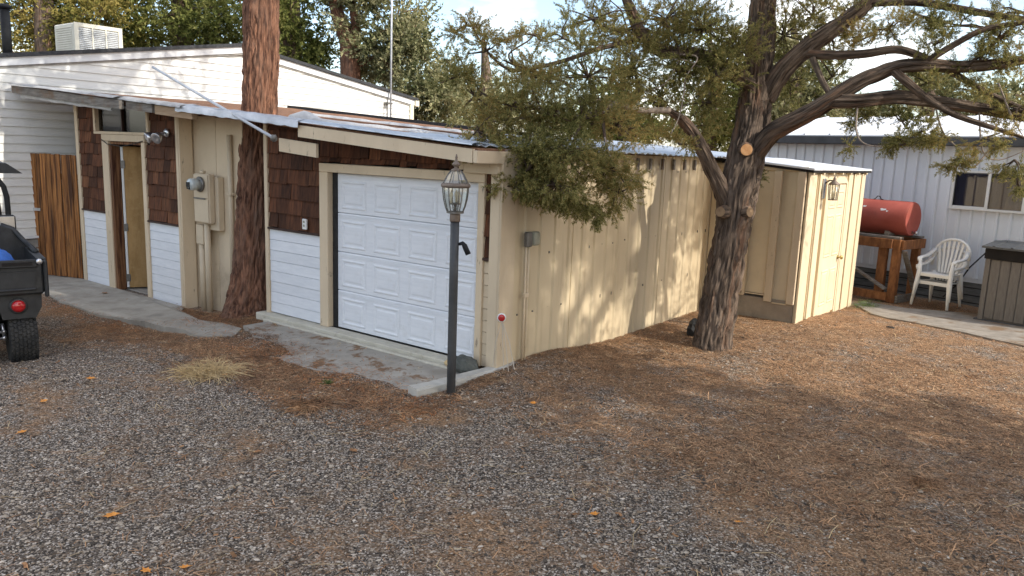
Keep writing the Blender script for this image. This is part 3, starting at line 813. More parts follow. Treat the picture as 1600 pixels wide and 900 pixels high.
# fascia boards on the front edge
def fascia(name, x0, x1, y, zt0, zt1, h, th, m):
    mb = MB(); mb.ext([(x0, y, zt0-h), (x1, y-.0, zt1-h), (x1, y, zt1), (x0, y, zt0)][::-1], (0, th, 0))
    return mb.build(name, m, garage)
fascia('fascia_board', -2.33, -0.03, -0.405, roof_z(-2.33)-.012, roof_z(-.03)-.012, .115, .035, M['beige_worn'])
fascia('fascia_board', -2.70, -2.10, -0.365, 1.955, 1.91, .135, .03, M['beige_worn'])
fascia('roof_plank', -8.84, -5.62, -0.575, roof_z(-8.84)+.006, roof_z(-5.62)+.004, .105, .06, M['plank_grey'])
fascia('roof_plank', -5.60, -4.98, -0.50, roof_z(-5.6)+.004, roof_z(-4.98)+.004, .10, .08, M['plank_grey'])
fascia('roof_plank', -4.96, -4.15, -0.475, roof_z(-4.96)+.0, roof_z(-4.15)+.0, .105, .075, M['plank_tan'])
fascia('side_fascia', -0.024, 0.02, -0.40, 1.905, 1.90, .10, .57, M['beige_worn'])
# crumpled flashing along the front edge
def flashing(x0, x1, yb, drop, seed, amp=.03, wid=.35):
    mb = MB(); n_ = int((x1-x0)/.07)+2
    for i in range(n_+1):
        x = x0+(x1-x0)*i/n_
        cr = noise.noise(Vector((x*3.1, seed, 0))); cr2 = noise.noise(Vector((x*8.3, seed+4, 0)))
        zt = roof_z(x)+.03
        yf = yb(x)
        for (dy, dz) in ((wid, .012+amp*.4*cr), (wid*.55, .02+amp*.6*cr2), (0.05, .02+amp*.7*cr), (-.015+.012*cr2, 0.0+amp*.4*cr2), (-.018+.008*cr, -drop*(.85+.2*cr2)), ):
            mb.v.append((x, yf+dy, zt+dz))
    for i in range(n_):
        for j in range(4):
            a = i*5+j; mb.f.append([a, a+1, a+6, a+5])
    return mb
flashing(-8.88, -5.7, lambda x: -0.585, .008, 1, .006).build('roof_flashing', M['roof_film'], garage, True)
flashing(-6.0, -4.3, lambda x: -0.515, .024, 2, .012).build('roof_flashing', M['roof_film'], garage, True)
flashing(-4.45, -2.28, lambda x: -0.49+.03*(x+4.4), .075, 3, .03, .3).build('roof_flashing', M['galv'], garage, True)
flashing(-2.36, -0.02, lambda x: -0.405, .012, 5, .006, .22).build('drip_edge', M['galv_roof'], garage)
# ragged lining hanging under the left overhang
mb = MB()
for i in range(26):
    x = -8.7+i*.11; z = roof_z(x)-.115
    d_ = .03+.045*abs(noise.noise(Vector((x*2.7, 3, 0))))
    mb.v += [(x, -0.50, z+.02), (x, -0.525, z-d_*.4), (x, -0.5, z-d_)]
for i in range(25):
    a = i*3; mb.f += [[a, a+1, a+4, a+3], [a+1, a+2, a+5, a+4]]
mb.build('torn_lining', M['tarp'], garage, True)
# far back parapet edge of the roof
mb = MB(); mb.ext([(-8.8, 4.26, roof_z(-8.8)-.06), (-2.4, 4.26, roof_z(-2.4)-.06), (-2.4, 4.26, roof_z(-2.4)+.05), (-8.8, 4.26, roof_z(-8.8)+.05)], (0, .05, 0)); mb.build('roof_edge', M['asphalt_roof'], garage)

# loose strips of roofing fabric lying on the roof
def strip(pts, wid, label, hump=0):
    mb = MB()
    n_ = 40
    for i in range(n_+1):
        t = i/n_
        x = pts[0][0]+(pts[1][0]-pts[0][0])*t; y = pts[0][1]+(pts[1][1]-pts[0][1])*t+.05*noise.noise(Vector((t*5, hump, 0)))
        h = .028+.018*noise.noise(Vector((x*4, hump, 1))) + (hump*math.exp(-((t-.06)/.05)**2) if hump else 0)
        for j in range(7):
            a = math.pi*j/6
            mb.v.append((x, y-wid/2*math.cos(a), roof_z(x)+.02+h*math.sin(a)))
    for i in range(n_):
        for j in range(6):
            a = i*7+j; mb.f.append([a, a+7, a+8, a+1])
    tag(mb.build('fabric_strip', M['tarp'], None, True), label, 'roofing fabric', 'loose fabric strips on the garage roof')
strip([(-3.15, 0.15), (-0.55, 0.9)], .14, 'white fabric strip rolled along the garage roof, nearer the front fascia', .07)
strip([(-4.7, 1.6), (-1.6, 2.2)], .22, 'white fabric strip on the garage roof, the one farther back near the house wall')

# ------------------------------------------------------------------ things on the garage front
# electrical panel with meter
EPO = (-4.82, 0.12, -0.25)
ep = thing('electric_panel', 'tan electric meter panel with round glass meter and conduits on the tan wall', 'electric panel', EPO)
def pb(name, x0, x1, y0, y1, z0, z1, m, par, c=.006):
    mb = MB(); mb.box(x0, x1, y0, y1, z0, z1, c); return mb.build(name, m, par, off=EPO)
pb('back_box', -4.93, -4.58, 0.085, 0.172, 0.78, 1.46, M['panel_box'], ep, .01)
pb('cabinet', -4.98, -4.64, 0.002, 0.083, 0.87, 1.49, M['panel_box'], ep, .012)
pb('cover_plate', -4.968, -4.65, -0.010, 0.0, 1.19, 1.478, M['panel_box'], ep, .004)
pb('cover_plate', -4.968, -4.65, -0.010, 0.0, 0.885, 1.18, M['panel_box'], ep, .004)
pb('hasp', -4.96, -4.70, -0.022, -0.011, 1.172, 1.192, M['lead'], ep, .002)
pb('hub', -4.88, -4.80, 0.02, 0.07, 1.492, 1.53, M['panel_box'], ep, .01)
pb('junction_box', -5.02, -4.86, 0.03, 0.12, 0.59, 0.838, M['panel_box'], ep)
for x, z0, z1, y in ((-4.955, -0.30, 0.588, .075), (-4.80, -0.34, 0.868, .06)):
    mb = MB(); mb.tube([(x, y, z0), (x, y, (z0+z1)/2), (x, y, z1)], .038, 12); mb.build('conduit', M['panel_box'], ep, True, off=EPO)
mb = MB(); mb.tube([(-4.885, .09, -.3), (-4.88, .09, .2), (-4.885, .09, .58)], .008, 6); mb.build('ground_wire', M['panel_box'], ep, True, off=EPO)
MX, MZ = -4.80, 1.36
Mf = Matrix.Translation((MX-EPO[0], -0.012-EPO[1], MZ-EPO[2])) @ Matrix.Rotation(math.pi, 4, 'Z')
mb = MB(); mb.lathe([(.092, 0), (.097, .02), (.085, .03), (.075, .035)], 22, (0, 0, 0), 'y'); mb.rot(0, Mf); mt = mb.build('meter_ring', M['lead'], ep, True)
mb = MB(); mb.lathe([(.074, .03), (.074, .13), (.066, .155), (.03, .17)], 22, (0, 0, 0), 'y'); mb.rot(0, Mf); mb.build('meter_dome', M['meter_glass'], mt, True)
mb = MB(); mb.box(-.045, .035, .171, .176, -.03, .03, .001); mb.box(-.03, -.018, .16, .175, -.06, -.03); mb.box(.012, .024, .16, .175, -.055, -.03); mb.rot(0, Mf); mb.build('dial', M['black_metal'], mt)

fl = thing('floodlight', 'silver twin-head floodlight under the torn roof edge', 'floodlight', (-5.50, -0.03, 1.98))
mb = MB(); mb.lathe([(.055, 0), (.055, .02), (.04, .035)], 14, (0, 0, 0), 'y'); mb.rot(0, Matrix.Rotation(math.pi, 4, 'Z')); mb.build('base', M['steel'], fl, True)
for sx, ax in ((-.085, -.25), (.06, .35)):
    k = MB(); k.tube([(0, -.03, 0), (sx*.5, -.07, -.01), (sx, -.10, -.03)], .012, 8); k.build('arm', M['steel'], fl, True)
    h = MB(); h.lathe([(.026, 0), (.036, .03), (.062, .07), (.072, .13), (.066, .135), (.02, .12)], 16, (0, 0, 0), 'z')
    h.rot(0, Matrix.Translation((sx, -.10, -.03)) @ Matrix.Rotation(ax, 4, 'Z') @ Matrix.Rotation(R(112), 4, 'X'))
    h.build('lamp_head', M['steel'], fl, True)

ob = thing('wall_outlet', 'small white outlet box on the brown shingles left of the white garage door', 'outlet', (-2.70, -0.035, 0.985))
mb = MB(); mb.box(-.035, .035, -.025, .0, 0, .115, .006); mb.build('cover', M['white_plastic'], ob)
for z in (.03, .072): mb = MB(); mb.box(-.014, .014, -.03, -.026, z, z+.024, .002); mb.build('socket', M['grey_box'], ob)

jb = thing('junction_box', 'weathered grey junction box with two thin conduits on the corrugated wall', 'junction box', (0.028, 0.32, -0.08))
mb = MB(); mb.box(0, .05, -.04, .04, 1.13, 1.27, .01); mb.build('box', M['lead'], jb)
mb = MB(); mb.box(.012, .075, .042, .13, 1.14, 1.27, .015); mb.build('cover', M['grey_box'], jb)
for y in (-.022, .018): mb = MB(); mb.tube([(.022, y, 0.02), (.024, y, .6), (.022, y, 1.128)], .0095, 8); mb.build('conduit', M['beige'], jb, True)
mb = MB(); mb.box(0.008, .036, -.035, .032, .66, .70, .004); mb.build('coupling', M['beige'], jb)

rf = thing('red_reflector', 'round red reflector tied with string to the garage corner post', 'reflector', (0.318,-0.378,0.538))
Mr = Matrix.Rotation(R(35), 4, 'Z')
mb = MB(); mb.lathe([(.038, 0), (.038, .012), (.03, .016)], 18, (0, 0, 0), 'y'); mb.rot(0, Mr @ Matrix.Rotation(math.pi, 4, 'Z')); mb.build('rim', M['white_plastic'], rf, True)
mb = MB(); mb.lathe([(.03, .0), (.029, .005), (.018, .009)], 18, (0, .0165, 0), 'y'); mb.rot(0, Mr @ Matrix.Rotation(math.pi, 4, 'Z')); mb.build('lens', M['red_lens'], rf, True)
for dx, dz in ((-.10, -.44), (.02, -.46), (.07, -.46), (.13, -.43)):
    mb = MB(); mb.tube([(0.004, .004, -.03), (dx*.5, .01+dx*.2, dz*.5), (dx, .03, dz)], .0028, 5); mb.build('string', M['string'], rf)

def rock(name, label, loc, sx, sy, sz, m, seed, cat='rock'):
    mb = MB(); rings, segs = 7, 12
    for i in range(rings+1):
        th = math.pi*i/rings
        for j in range(segs):
            ph = 2*math.pi*j/segs
            d = Vector((math.sin(th)*math.cos(ph), math.sin(th)*math.sin(ph), math.cos(th)))
            k = 1+.32*noise.noise(d*1.6+Vector((seed, 0, 0)))
            mb.v.append((d.x*sx*k, d.y*sy*k, d.z*sz*k))
    for i in range(rings):
        for j in range(segs):
            jj = (j+1) % segs; mb.f.append([i*segs+j, i*segs+segs+j, i*segs+segs+jj, i*segs+jj])
    o = mb.build(name, m); o.location = loc
    return tag(o, label, cat)
rock('rock', 'dark mossy rock at the right foot of the white garage door', (-0.24, -0.17, -0.03), .14, .10, .095, M['rock'], 2)
rock('rock', 'small pale stone beside the dark mossy rock by the door sill', (-0.43, -0.17, -0.045), .06, .04, .035, M['straw'], 5)
rock('rock', 'black lump of stone on the ground behind the juniper trunk', (0.62, 2.92, -0.06), .10, .12, .13, M['matt_black'], 9)
rock('scrap', 'small flat black scrap lying on the ground near the concrete pad', on_ground((2.235,5.287,-0.150), .01), .055, .035, .014, M['matt_black'], 12, 'scrap')

# leaning pole on the roof edge
mb = MB(); pA, pB = Vector((-2.428,-0.620,1.949)), Vector((-5.755,-0.050,2.804))
mb.tube([pA, pA.lerp(pB, .35), pA.lerp(pB, .7), pB], .016, 10); pole = mb.build('metal_pole', M['galv'], None, True)
tag(pole, 'thin grey metal pole slanting up over the garage roof edge beside the red trunk', 'pole')
mb = MB(); mb.lathe([(.012, -.035), (.032, -.02), (.035, .01), (.02, .035)], 12, tuple(pA)); mb.build('pole_knob', M['lead'], pole, True)

# ------------------------------------------------------------------ gate
gate = thing('wooden_gate', 'weathered orange-brown board gate between white house and garage', 'gate', (-8.15, -0.01, -0.27), R(180+19))
xs_ = [0.02]
r_ = random.Random(21)
while xs_[-1] < .84: xs_.append(xs_[-1]+r_.uniform(.075, .125))
for a, c_ in zip(xs_[:-1], xs_[1:]):
    mb = MB(); d_ = r_.uniform(-.008, .008); mb.box(a+.004, c_-.006, 0.0+d_, .024+d_, r_.uniform(-.0, .012), 1.88+r_.uniform(-.006, .005), .004); mb.build('board', M['gate_wood'], gate)
for z in (.3, 1.5): mb = MB(); mb.box(.02, .86, -.06, -.012, z, z+.09, .004); mb.build('rail', M['gate_wood'], gate)
mb = MB(); mb.box(.76, 1.0, .036, .046, 1.0, 1.045, .003); mb.build('latch', M['steel'], gate)

# ------------------------------------------------------------------ white house
HX = -9.0
house = thing('white_house', 'large white lap-sided house with a low gable behind the garage', 'house', (HX, 3.4, -0.3))
HO = (HX, 3.4, -0.3)
HY0, HY1, HYP, HZP = -1.2, 7.92, 3.4, 3.66
sL, sR = .163, .142
def gz(y): return HZP-(sL*(HYP-y) if y < HYP else sR*(y-HYP))
z = 0.34; lap = 0.128
while z < HZP-.14:
    zt = z+lap
    lim = zt+.02
    y0, y1 = HY0, HY1
    top = HZP-.12
    if lim > gz(HY0)-.12: y0 = max(HY0, HYP-(top-lim)/sL)
    if lim > gz(HY1)-.12: y1 = min(HY1, HYP+(top-lim)/sR)
    yb0 = max(HY0, HYP-(top-z)/sL) if z > gz(HY0)-.12 else HY0
    yb1 = min(HY1, HYP+(top-z)/sR) if z > gz(HY1)-.12 else HY1
    if y1-y0 > .2:
        mb = MB()
        o0, o1 = .018, .002
        mb.v = [(HX+o0, yb0, z), (HX+o0, yb1, z), (HX+o1, y1, zt), (HX+o1, y0, zt), (HX-.02, yb0, z), (HX-.02, yb1, z), (HX-.02, y1, zt), (HX-.02, y0, zt)]
        mb.f = [[0, 1, 2, 3], [4, 7, 6, 5], [0, 4, 5, 1], [2, 6, 7, 3], [1, 5, 6, 2], [0, 3, 7, 4]]
        mb.build('siding_board', M['house_siding'], house, off=HO)
    z = zt
mb = MB()
mb.ext([(HX-.03, HY0, -.3), (HX-.03, HY1, -.3), (HX-.03, HY1, gz(HY1)-.02), (HX-.03, HYP, HZP-.02), (HX-.03, HY0, gz(HY0)-.02)], (-8.5, 0, 0))
mb.build('wall', M['house_siding'], house, off=HO)
for a, c_, s_ in ((HY0-.3, HYP, 1), (HYP, HY1+.12, -1)):
    mb = MB(); mb.ext([(HX+.05, a, gz(a)-.13), (HX+.05, c_, gz(c_)-.13), (HX+.05, c_, gz(c_)-.012), (HX+.05, a, gz(a)-.012)], (-.045, 0, 0)); mb.build('fascia_board', M['house_trim'], house, off=HO)
    mb = MB(); mb.ext([(HX+.03, a, gz(a)-.16), (HX+.03, c_, gz(c_)-.16), (HX+.03, c_, gz(c_)-.132), (HX+.03, a, gz(a)-.132)], (-.025, 0, 0)); mb.build('frieze_strip', M['stone_block'], house, off=HO)
    mb = MB(); mb.ext([(HX+.09, a, gz(a)-.01), (HX+.09, c_, gz(c_)-.01), (HX+.09, c_, gz(c_)+.05), (HX+.09, a, gz(a)+.05)], (-8.8, 0, 0)); mb.build('roof', M['asphalt_roof'] , house, off=HO)
mb = MB(); mb.box(HX-.02, HX+.045, HY1-.10, HY1+.02, -.3, gz(HY1)-.12, .004); mb.build('corner_trim', M['cream_trim'], house, off=HO)
mb = MB(); mb.box(HX-.3, HX+.09, HY1+.03, HY1+.16, gz(HY1)-.16, gz(HY1)-.02, .01); mb.build('gutter', M['cream_trim'], house, off=HO)
mb = MB(); mb.box(HX+.03, HX+.055, HY0-.3, HY0+9.2, .30, .338, .003); mb.build('starter_strip', M['house_trim'], house, off=HO)
r_ = random.Random(5)
for row in range(4):
    y = HY0-.1*(row % 2)
    while y < 1.0:
        w_ = r_.uniform(.24, .38)
        mb = MB(); mb.box(HX-.02, HX+.03+r_.uniform(0, .012), y, y+w_-.012, -.30+row*.15, -.30+row*.15+.138, .008); mb.build('foundation_block', M['stone_block'], house, off=HO)
        y += w_
# stove pipe
mb = MB(); mb.tube([(-11, .2, 3.0), (-11, .2, 3.95)], .075, 14); cp = mb.build('stove_pipe', M['black_metal'], house, True, off=HO)
mb = MB(); mb.lathe([(.085, 0), (.11, .03), (.11, .05), (.06, .085)], 14, (-11+9, .2-3.4, 3.96+.3)); mb.build('pipe_cap', M['black_metal'], cp, True)
# evaporative cooler
ec = thing('evaporative_cooler', 'cream evaporative cooler box standing on the white house roof', 'cooler', (-10.6, 1.38, 3.25))
mb = MB(); mb.box(-.38, .38, -.42, .40, 0, .56, .02); mb.build('housing', M['cooler'], ec)
mb = MB(); mb.box(.383, .40, -.42, -.35, 0.02, .565); mb.box(.383, .40, .33, .40, 0.02, .565); mb.box(.383, .40, -.348, .328, .50, .565); mb.box(.383, .40, -.348, .328, 0.02, .07); mb.build('frame', M['cooler'], ec)
for k in range(13):
    z = .085+k*.0315
    mb = MB(); mb.ext([(.384, -.345, z), (.398, -.345, z-.006), (.398, -.345, z+.004), (.384, -.345, z+.022)], (0, .67, 0)); mb.build('louvre', M['cooler_pad'], ec)
for y in (-.12, .11): mb = MB(); mb.box(.40, .408, y-.012, y+.012, .07, .50, .002); mb.build('mullion', M['cooler'], ec)
for k in range(12):
    z = .06+k*.038
    mb = MB(); mb.box(-.30, .30, -.43, -.422, z, z+.02, .003); mb.build('side_louvre', M['cooler'], ec)
# antenna mast
am = thing('antenna_mast', 'tall thin galvanised mast strapped to the right end of the white gable wall', 'mast', (-8.88, 7.12, 1.9))
mb = MB(); mb.tube([(0, 0, .2), (0, .0, 2.5), (0, .01, 5.0)], .022, 8); mb.build('pole', M['galv'], am, True)
mb = MB(); mb.tube([(0.0, -.10, .3), (0, -.10, 1.05)], .012, 6); mb.build('cable', M['lead'], am, True)
for z in (.5, .95): mb = MB(); mb.box(-.10, .03, -.12, .035, z, z+.035, .004); mb.build('bracket', M['lead'], am)

# ------------------------------------------------------------------ shed at the far end
SHO = (1.26, 4.47, -0.1)
shed = thing('garden_shed', 'tan board-and-batten shed with a six-panel door at the far end of the garage', 'shed', SHO)
SX, SY, SY2 = 1.26, 4.47, 7.22
def sb(name, x0, x1, y0, y1, z0, z1, m=None, c=.004, par=None):
    mb = MB(); mb.box(x0, x1, y0, y1, z0, z1, c); return mb.build(name, m or M['cream'], par or shed, off=None if par else SHO)
srz = lambda x: 1.80 + (SX-x)*.09
sb('footing', 0.03, SX-.03, SY+.012, SY+.2, -.3, .15, M['foundation'])
sb('wall_panel', 0.03, 0.48, SY+.002, SY+.04, .15, 1.86, M['cream'])
sb('wall_panel', 0.48, 0.85, SY+.028, SY+.04, .20, 1.84, M['cream'])
sb('wall_panel', 0.85, SX-.012, SY+.03, SY+.04, .115, 1.80, M['cream'])
for x in (0.50, 0.86, 1.15):
    sb('batten', x, x+.095, SY-.045, SY+.0, .12 if x > .6 else .16, 1.79, M['beige_worn'])
sb('ledge', 0.56, .85, SY-.012, SY+.003, .185, .2, M['cream'])
sb('ledge', 0.96, 1.145, SY-.012, SY+.003, .10, .115, M['cream'])
sb('top_rail', .03, SX, SY-.012, SY+.002, 1.795, 1.85, M['cream'])
# right (door) wall
sb('wall_panel', SX-.03, SX, SY+.03, SY2, -.28, 1.79, M['cream'])
for y0, y1 in ((SY-.004, SY+.30), (SY+.36, SY+.64), (6.30, 6.52), (6.58, 6.98), (7.04, SY2+.02)):
    sb('board', SX+.002, SX+.026, y0, y1, -.13-.055*(y0-SY) , 1.77)
for y0 in (SY+.40, 6.56, 7.0):
    sb('batten', SX+.027, SX+.045, y0-.03, y0+.02, -.10-.055*(y0-SY), 1.765)
dr = sb('shed_door', SX+.006, SX+.034, 5.27, 6.14, -.17, 1.62, M['cream'])
sb('door_casing', SX+.002, SX+.04, 5.19, 5.255, -.17, 1.66); sb('door_casing', SX+.002, SX+.04, 6.16, 6.215, -.21, 1.66); sb('door_casing', SX+.002, SX+.04, 5.256, 6.158, 1.635, 1.69)
def raised(w_, h_):
    mb = MB(); rings = []
    for ins, x in ((0, 0.001), (0.012, .010), (0.024, .010), (0.036, 0.001), (0.055, .009)):
        i = len(mb.v); rings.append(i)
        mb.v += [(x, -w_/2+ins, -h_/2+ins), (x, w_/2-ins, -h_/2+ins), (x, w_/2-ins, h_/2-ins), (x, -w_/2+ins, h_/2-ins)]
    for a, b2 in zip(rings[:-1], rings[1:]):
        for k in range(4): mb.f.append([a+k, a+(k+1) % 4, b2+(k+1) % 4, b2+k])
    mb.f.append([rings[-1]+k for k in range(4)])
    return mb.mesh('door_panel', M['cream'])
for h_, zc in ((.24, 1.42), (.58, .93), (.50, .22)):
    me = raised(.30, h_)
    for yc in (5.51, 5.90):
        o = link('door_panel', me, dr); o.location = (SX+.034-SHO[0], yc-SHO[1], zc-SHO[2])
mb = MB(); mb.lathe([(.028, 0), (.03, .008), (.012, .015), (.012, .035), (.027, .045), (.03, .06), (.02, .072)], 14, (SX+.035-SHO[0], 6.08-SHO[1], .60-SHO[2]), 'x'); mb.build('door_knob', M['brass'], dr, True)
# roof and rafter tails
mb = MB()
mb.ext([(0.0, SY-.05, srz(0)+.02), (SX+.075, SY-.05, srz(SX+.075)+.02), (SX+.075, SY-.05, srz(SX+.075)+.042), (0.0, SY-.05, srz(0)+.042)], (0, SY2-SY+.2, 0))
mb.build('roof', M['trailer_roof'], shed, off=SHO)
mb = MB(); mb.ext([(0.0, SY-.046, srz(0)-.012), (SX+.07, SY-.046, srz(SX+.07)-.012), (SX+.07, SY-.046, srz(SX+.07)+.018), (0.0, SY-.046, srz(0)+.018)], (0, SY2-SY+.19, 0)); mb.build('roof_underlay', M['dark'], shed, off=SHO)
for k in range(7):
    y = SY+.0+k*.44
    sb('rafter_tail', SX+.002, SX+.07, y-.02, y+.025, 1.755, 1.79, M['cream'])
# wall lantern on the shed
wl_ = thing('wall_lantern', 'small bronze and glass carriage lantern on the shed wall beside its door', 'wall lantern', (SX+.03, 5.05, 1.45))
mb = MB(); mb.box(0, .018, -.05, .05, 0.0, .26, .006); mb.build('back_plate', M['steel'], wl_)
mb = MB(); mb.tube([(.02, 0, .20), (.07, 0, .24), (.12, 0, .235)], .009, 8); mb.build('arm', M['bronze'], wl_, True)
mb = MB(); mb.lathe([(.075, 0), (.07, .015), (.03, .045), (.02, .06), (.022, .075), (.006, .11)], 12, (.13, 0, .185)); mb.build('cap', M['bronze'], wl_, True)
mb = MB()
for k in range(6):
    a = k*math.pi/3; mb.bar((.13+.068*math.cos(a), .068*math.sin(a), .185), (.13+.055*math.cos(a), .055*math.sin(a), .0), .008, .008)
mb.lathe([(.06, -.012), (.06, 0)], 6, (.13, 0, 0)); mb.build('cage', M['bronze'], wl_)
mb = MB(); mb.lathe([(.05, .0), (.062, .183)], 12, (.13, 0, 0)); mb.build('glass', M['glass'], wl_, True)
mb = MB(); mb.lathe([(.012, 0.0), (.012, .06), (.018, .08), (.004, .11)], 8, (.13, 0, .002)); mb.build('bulb', M['bulb'], wl_, True)

# ------------------------------------------------------------------ white metal building on the right
TA = -math.atan2(.25, .968)
trl = thing('white_trailer', 'long blue-white corrugated metal building with a sliding window on the right', 'trailer', (2.66, 8.80, -0.30), TA)
def tb(name, x0, x1, y0, y1, z0, z1, m, par=None, c=.003):
    mb = MB(); mb.box(x0, x1, y0, y1, z0, z1, c); return mb.build(name, m, par or trl)
TX0, TX1 = -4.05, 4.4
tb('wall', TX0, TX1, .04, 3.6, 0.4, 2.60, M['trailer_wall'])
pt = .19
def tr_sheet(w_n, z0, z1):
    mb = MB(); P = []
    for k in range(w_n):
        x = k*pt
        P += [(x, 0), (x+.105, 0), (x+.122, -.022), (x+.153, -.022), (x+.17, 0)]
    P.append((w_n*pt, 0))
    for x, y in P: mb.v += [(x, y, z0), (x, y, z1), (x, y+.004, z0), (x, y+.004, z1)]
    for k in range(len(P)-1):
        a = 4*k; mb.f += [[a, a+4, a+5, a+1], [a+2, a+3, a+7, a+6], [a, a+2, a+6, a+4]]
    return mb
shm = tr_sheet(4, .47, 2.585).mesh('wall_sheet', M['trailer_wall'])
k = 0; x = TX0
while x < TX1-.1:
    o = link('wall_sheet', shm, trl); o.location = (x, 0.03-.002*(k % 2), 0); x += 4*pt-.003; k += 1
for k, (z0, z1) in enumerate(((.32, .43), (.20, .305), (.08, .185), (-.05, .065))):
    tb('skirting_board', TX0, TX1, .05-.004*k, .07, z0, z1, M['skirt'])
tb('skirting_back', TX0, TX1, .075, .12, -.1, .47, M['dark'])
tb('gutter', TX0-.1, TX1, -.225, .0, 2.545, 2.685, M['gutter'], None, .01)
mb = MB()
mb.v = [(TX0-.15, -.2, 2.702), (TX1, -.2, 2.702), (TX1, 2.3, 3.16), (TX0-.15, 2.3, 3.16), (TX1, 4.7, 2.72), (TX0-.15, 4.7, 2.72)]
mb.f = [[0, 1, 2, 3], [3, 2, 4, 5]]
mb.v += [(a, b_, c_-.05) for a, b_, c_ in mb.v]
mb.f += [[6, 9, 8, 7], [9, 11, 10, 8], [0, 6, 7, 1], [5, 4, 10, 11], [0, 3, 9, 6], [3, 5, 11, 9], [1, 7, 8, 2], [2, 8, 10, 4]]
mb.build('roof', M['trailer_roof'], trl)
for k in range(18):
    x = TX0+k*.5
    mb = MB(); mb.bar((x, -.2, 2.715), (x, 2.28, 3.172), .035, .025); mb.build('roof_rib', M['trailer_roof'], trl)
wx0, wx1, wz0, wz1 = -.42, .60, 1.59, 2.14
win = tb('window', wx0, wx1, -.048, .02, wz0-.035, wz0, M['white_plastic'])
tb('frame', wx0, wx1, -.048, .02, wz1, wz1+.035, M['white_plastic'], win)
tb('frame', wx0-.03, wx0+.012, -.049, .02, wz0-.036, wz1+.036, M['white_plastic'], win)
tb('frame', wx1-.012, wx1+.03, -.049, .02, wz0-.036, wz1+.036, M['white_plastic'], win)
tb('mullion', .07, .115, -.047, .01, wz0+.001, wz1-.001, M['white_plastic'], win)
tb('sash', wx0+.013, .069, -.034, -.008, wz0+.001, wz0+.022, M['white_plastic'], win)
tb('pane', wx0+.013, .069, -.026, -.022, wz0+.023, wz1-.002, M['pane'], win)
tb('pane', .116, wx1-.013, -.030, -.026, wz0+.002, wz1-.002, M['pane'], win)
mb = MB()
for i in range(50):
    x = wx0+.03+i*(wx1-wx0-.06)/49; y = -.010+.006*math.sin(i*1.3); mb.v += [(x, y, wz0+.0), (x, y, wz1)]
for i in range(49): a = 2*i; mb.f.append([a, a+2, a+3, a+1])
mb.build('curtain', M['curtain'], win, True)

# ------------------------------------------------------------------ tank on its stand
stand = thing('tank_stand', 'stained timber stand with diagonal braces under the red tank', 'stand', (1.73, 8.02, -0.27), TA)
def st(name, *a, m=None):
    mb = MB(); mb.box(*a, .005); return mb.build(name, m or M['stand_wood'], stand)
L_ = 1.55
for x in (-.10, -L_):
    for y in (0.0, .66):
        st('post', x-.02, x+.10, y, y+.10, 0, 1.02)
st('post', -.34, -.20, .004, .085, 0.02, .868)
st('beam', -L_-.05, -.112, -.045, -.003, .87, 1.02)
st('beam', -L_-.05, -.02, .753, .795, .87, 1.02)
st('end_beam', 0.002, .042, .03, .80, .86, 1.01)
st('end_beam', -L_-.04, -L_-.002, .03, .75, .86, 1.01)
st('base_rail', -L_, -.112, -.04, -.003, .03, .16)
st('base_rail', .002, .04, .03, .62, .0, .12, m=M['plank_grey'])
mb = MB(); mb.bar((-L_+.35, -.06, .75), (-.12, -.06, .22), .03, .09, (0, 1, 0)); mb.build('brace', M['plank_grey'], stand)
mb = MB(); mb.bar((.045, .08, .84), (.045, .58, .18), .03, .08, (1, 0, 0)); mb.build('brace', M['plank_grey'], stand)
st('cradle_plank', -L_, -.02, .02, .15, 1.022, 1.06, m=M['plank_grey'])
st('cradle_plank', -L_, .05, .58, .70, 1.022, 1.06, m=M['plank_grey'])
for x in (-.3, -1.2): 
    mb = MB(); mb.ext([(x, .06, 1.062), (x, .68, 1.062), (x, .68, 1.14), (x, .55, 1.10), (x, .19, 1.10), (x, .06, 1.14)], (.06, 0, 0)); mb.build('cradle', M['plank_grey'], stand)
tank = thing('fuel_tank', 'rust-red cylindrical fuel tank lying on the timber stand', 'tank', (1.73, 8.02, -0.27), TA)
tcy, tcz, tr_ = .37, 1.34, .275
mb = MB(); mb.lathe([(tr_-.012, -1.50), (tr_, -1.47), (tr_, -.02), (tr_-.012, 0.0)], 36, (-.02, tcy, tcz), 'x'); tbd = mb.build('shell', M['tank'], tank, True)
mb = MB(); mb.lathe([(tr_-.008, -.003), (tr_-.014, .006), (tr_*.6, .016), (.02, .02)], 36, (-.018, tcy, tcz), 'x'); mb.build('end_cap', M['tank'], tank)
mb = MB(); mb.lathe([(.02, 0), (.02, .05), (.028, .052), (.028, .075), (.012, .08)], 10, (.0, tcy-.01, tcz-.215), 'x'); vv = mb.build('valve', M['steel'], tank, True)
mb = MB(); mb.box(.035, .05, tcy-.04, tcy+.02, tcz-.19, tcz-.18, .002); mb.build('valve_handle', M['red_lens'], vv)
for x0 in (-.95, -.62):
    mb = MB(); mb.tube([(x0-.06, tcy-.03, tcz+tr_-.002), (x0-.03, tcy-.03, tcz+tr_+.015), (x0, tcy-.03, tcz+tr_+.055), (x0+.04, tcy-.03, tcz+tr_+.05), (x0+.06, tcy-.03, tcz+tr_+.01), (x0+.1, tcy-.03, tcz+tr_+.0)], .008, 6); mb.build('wire', M['cord'], tank, True)
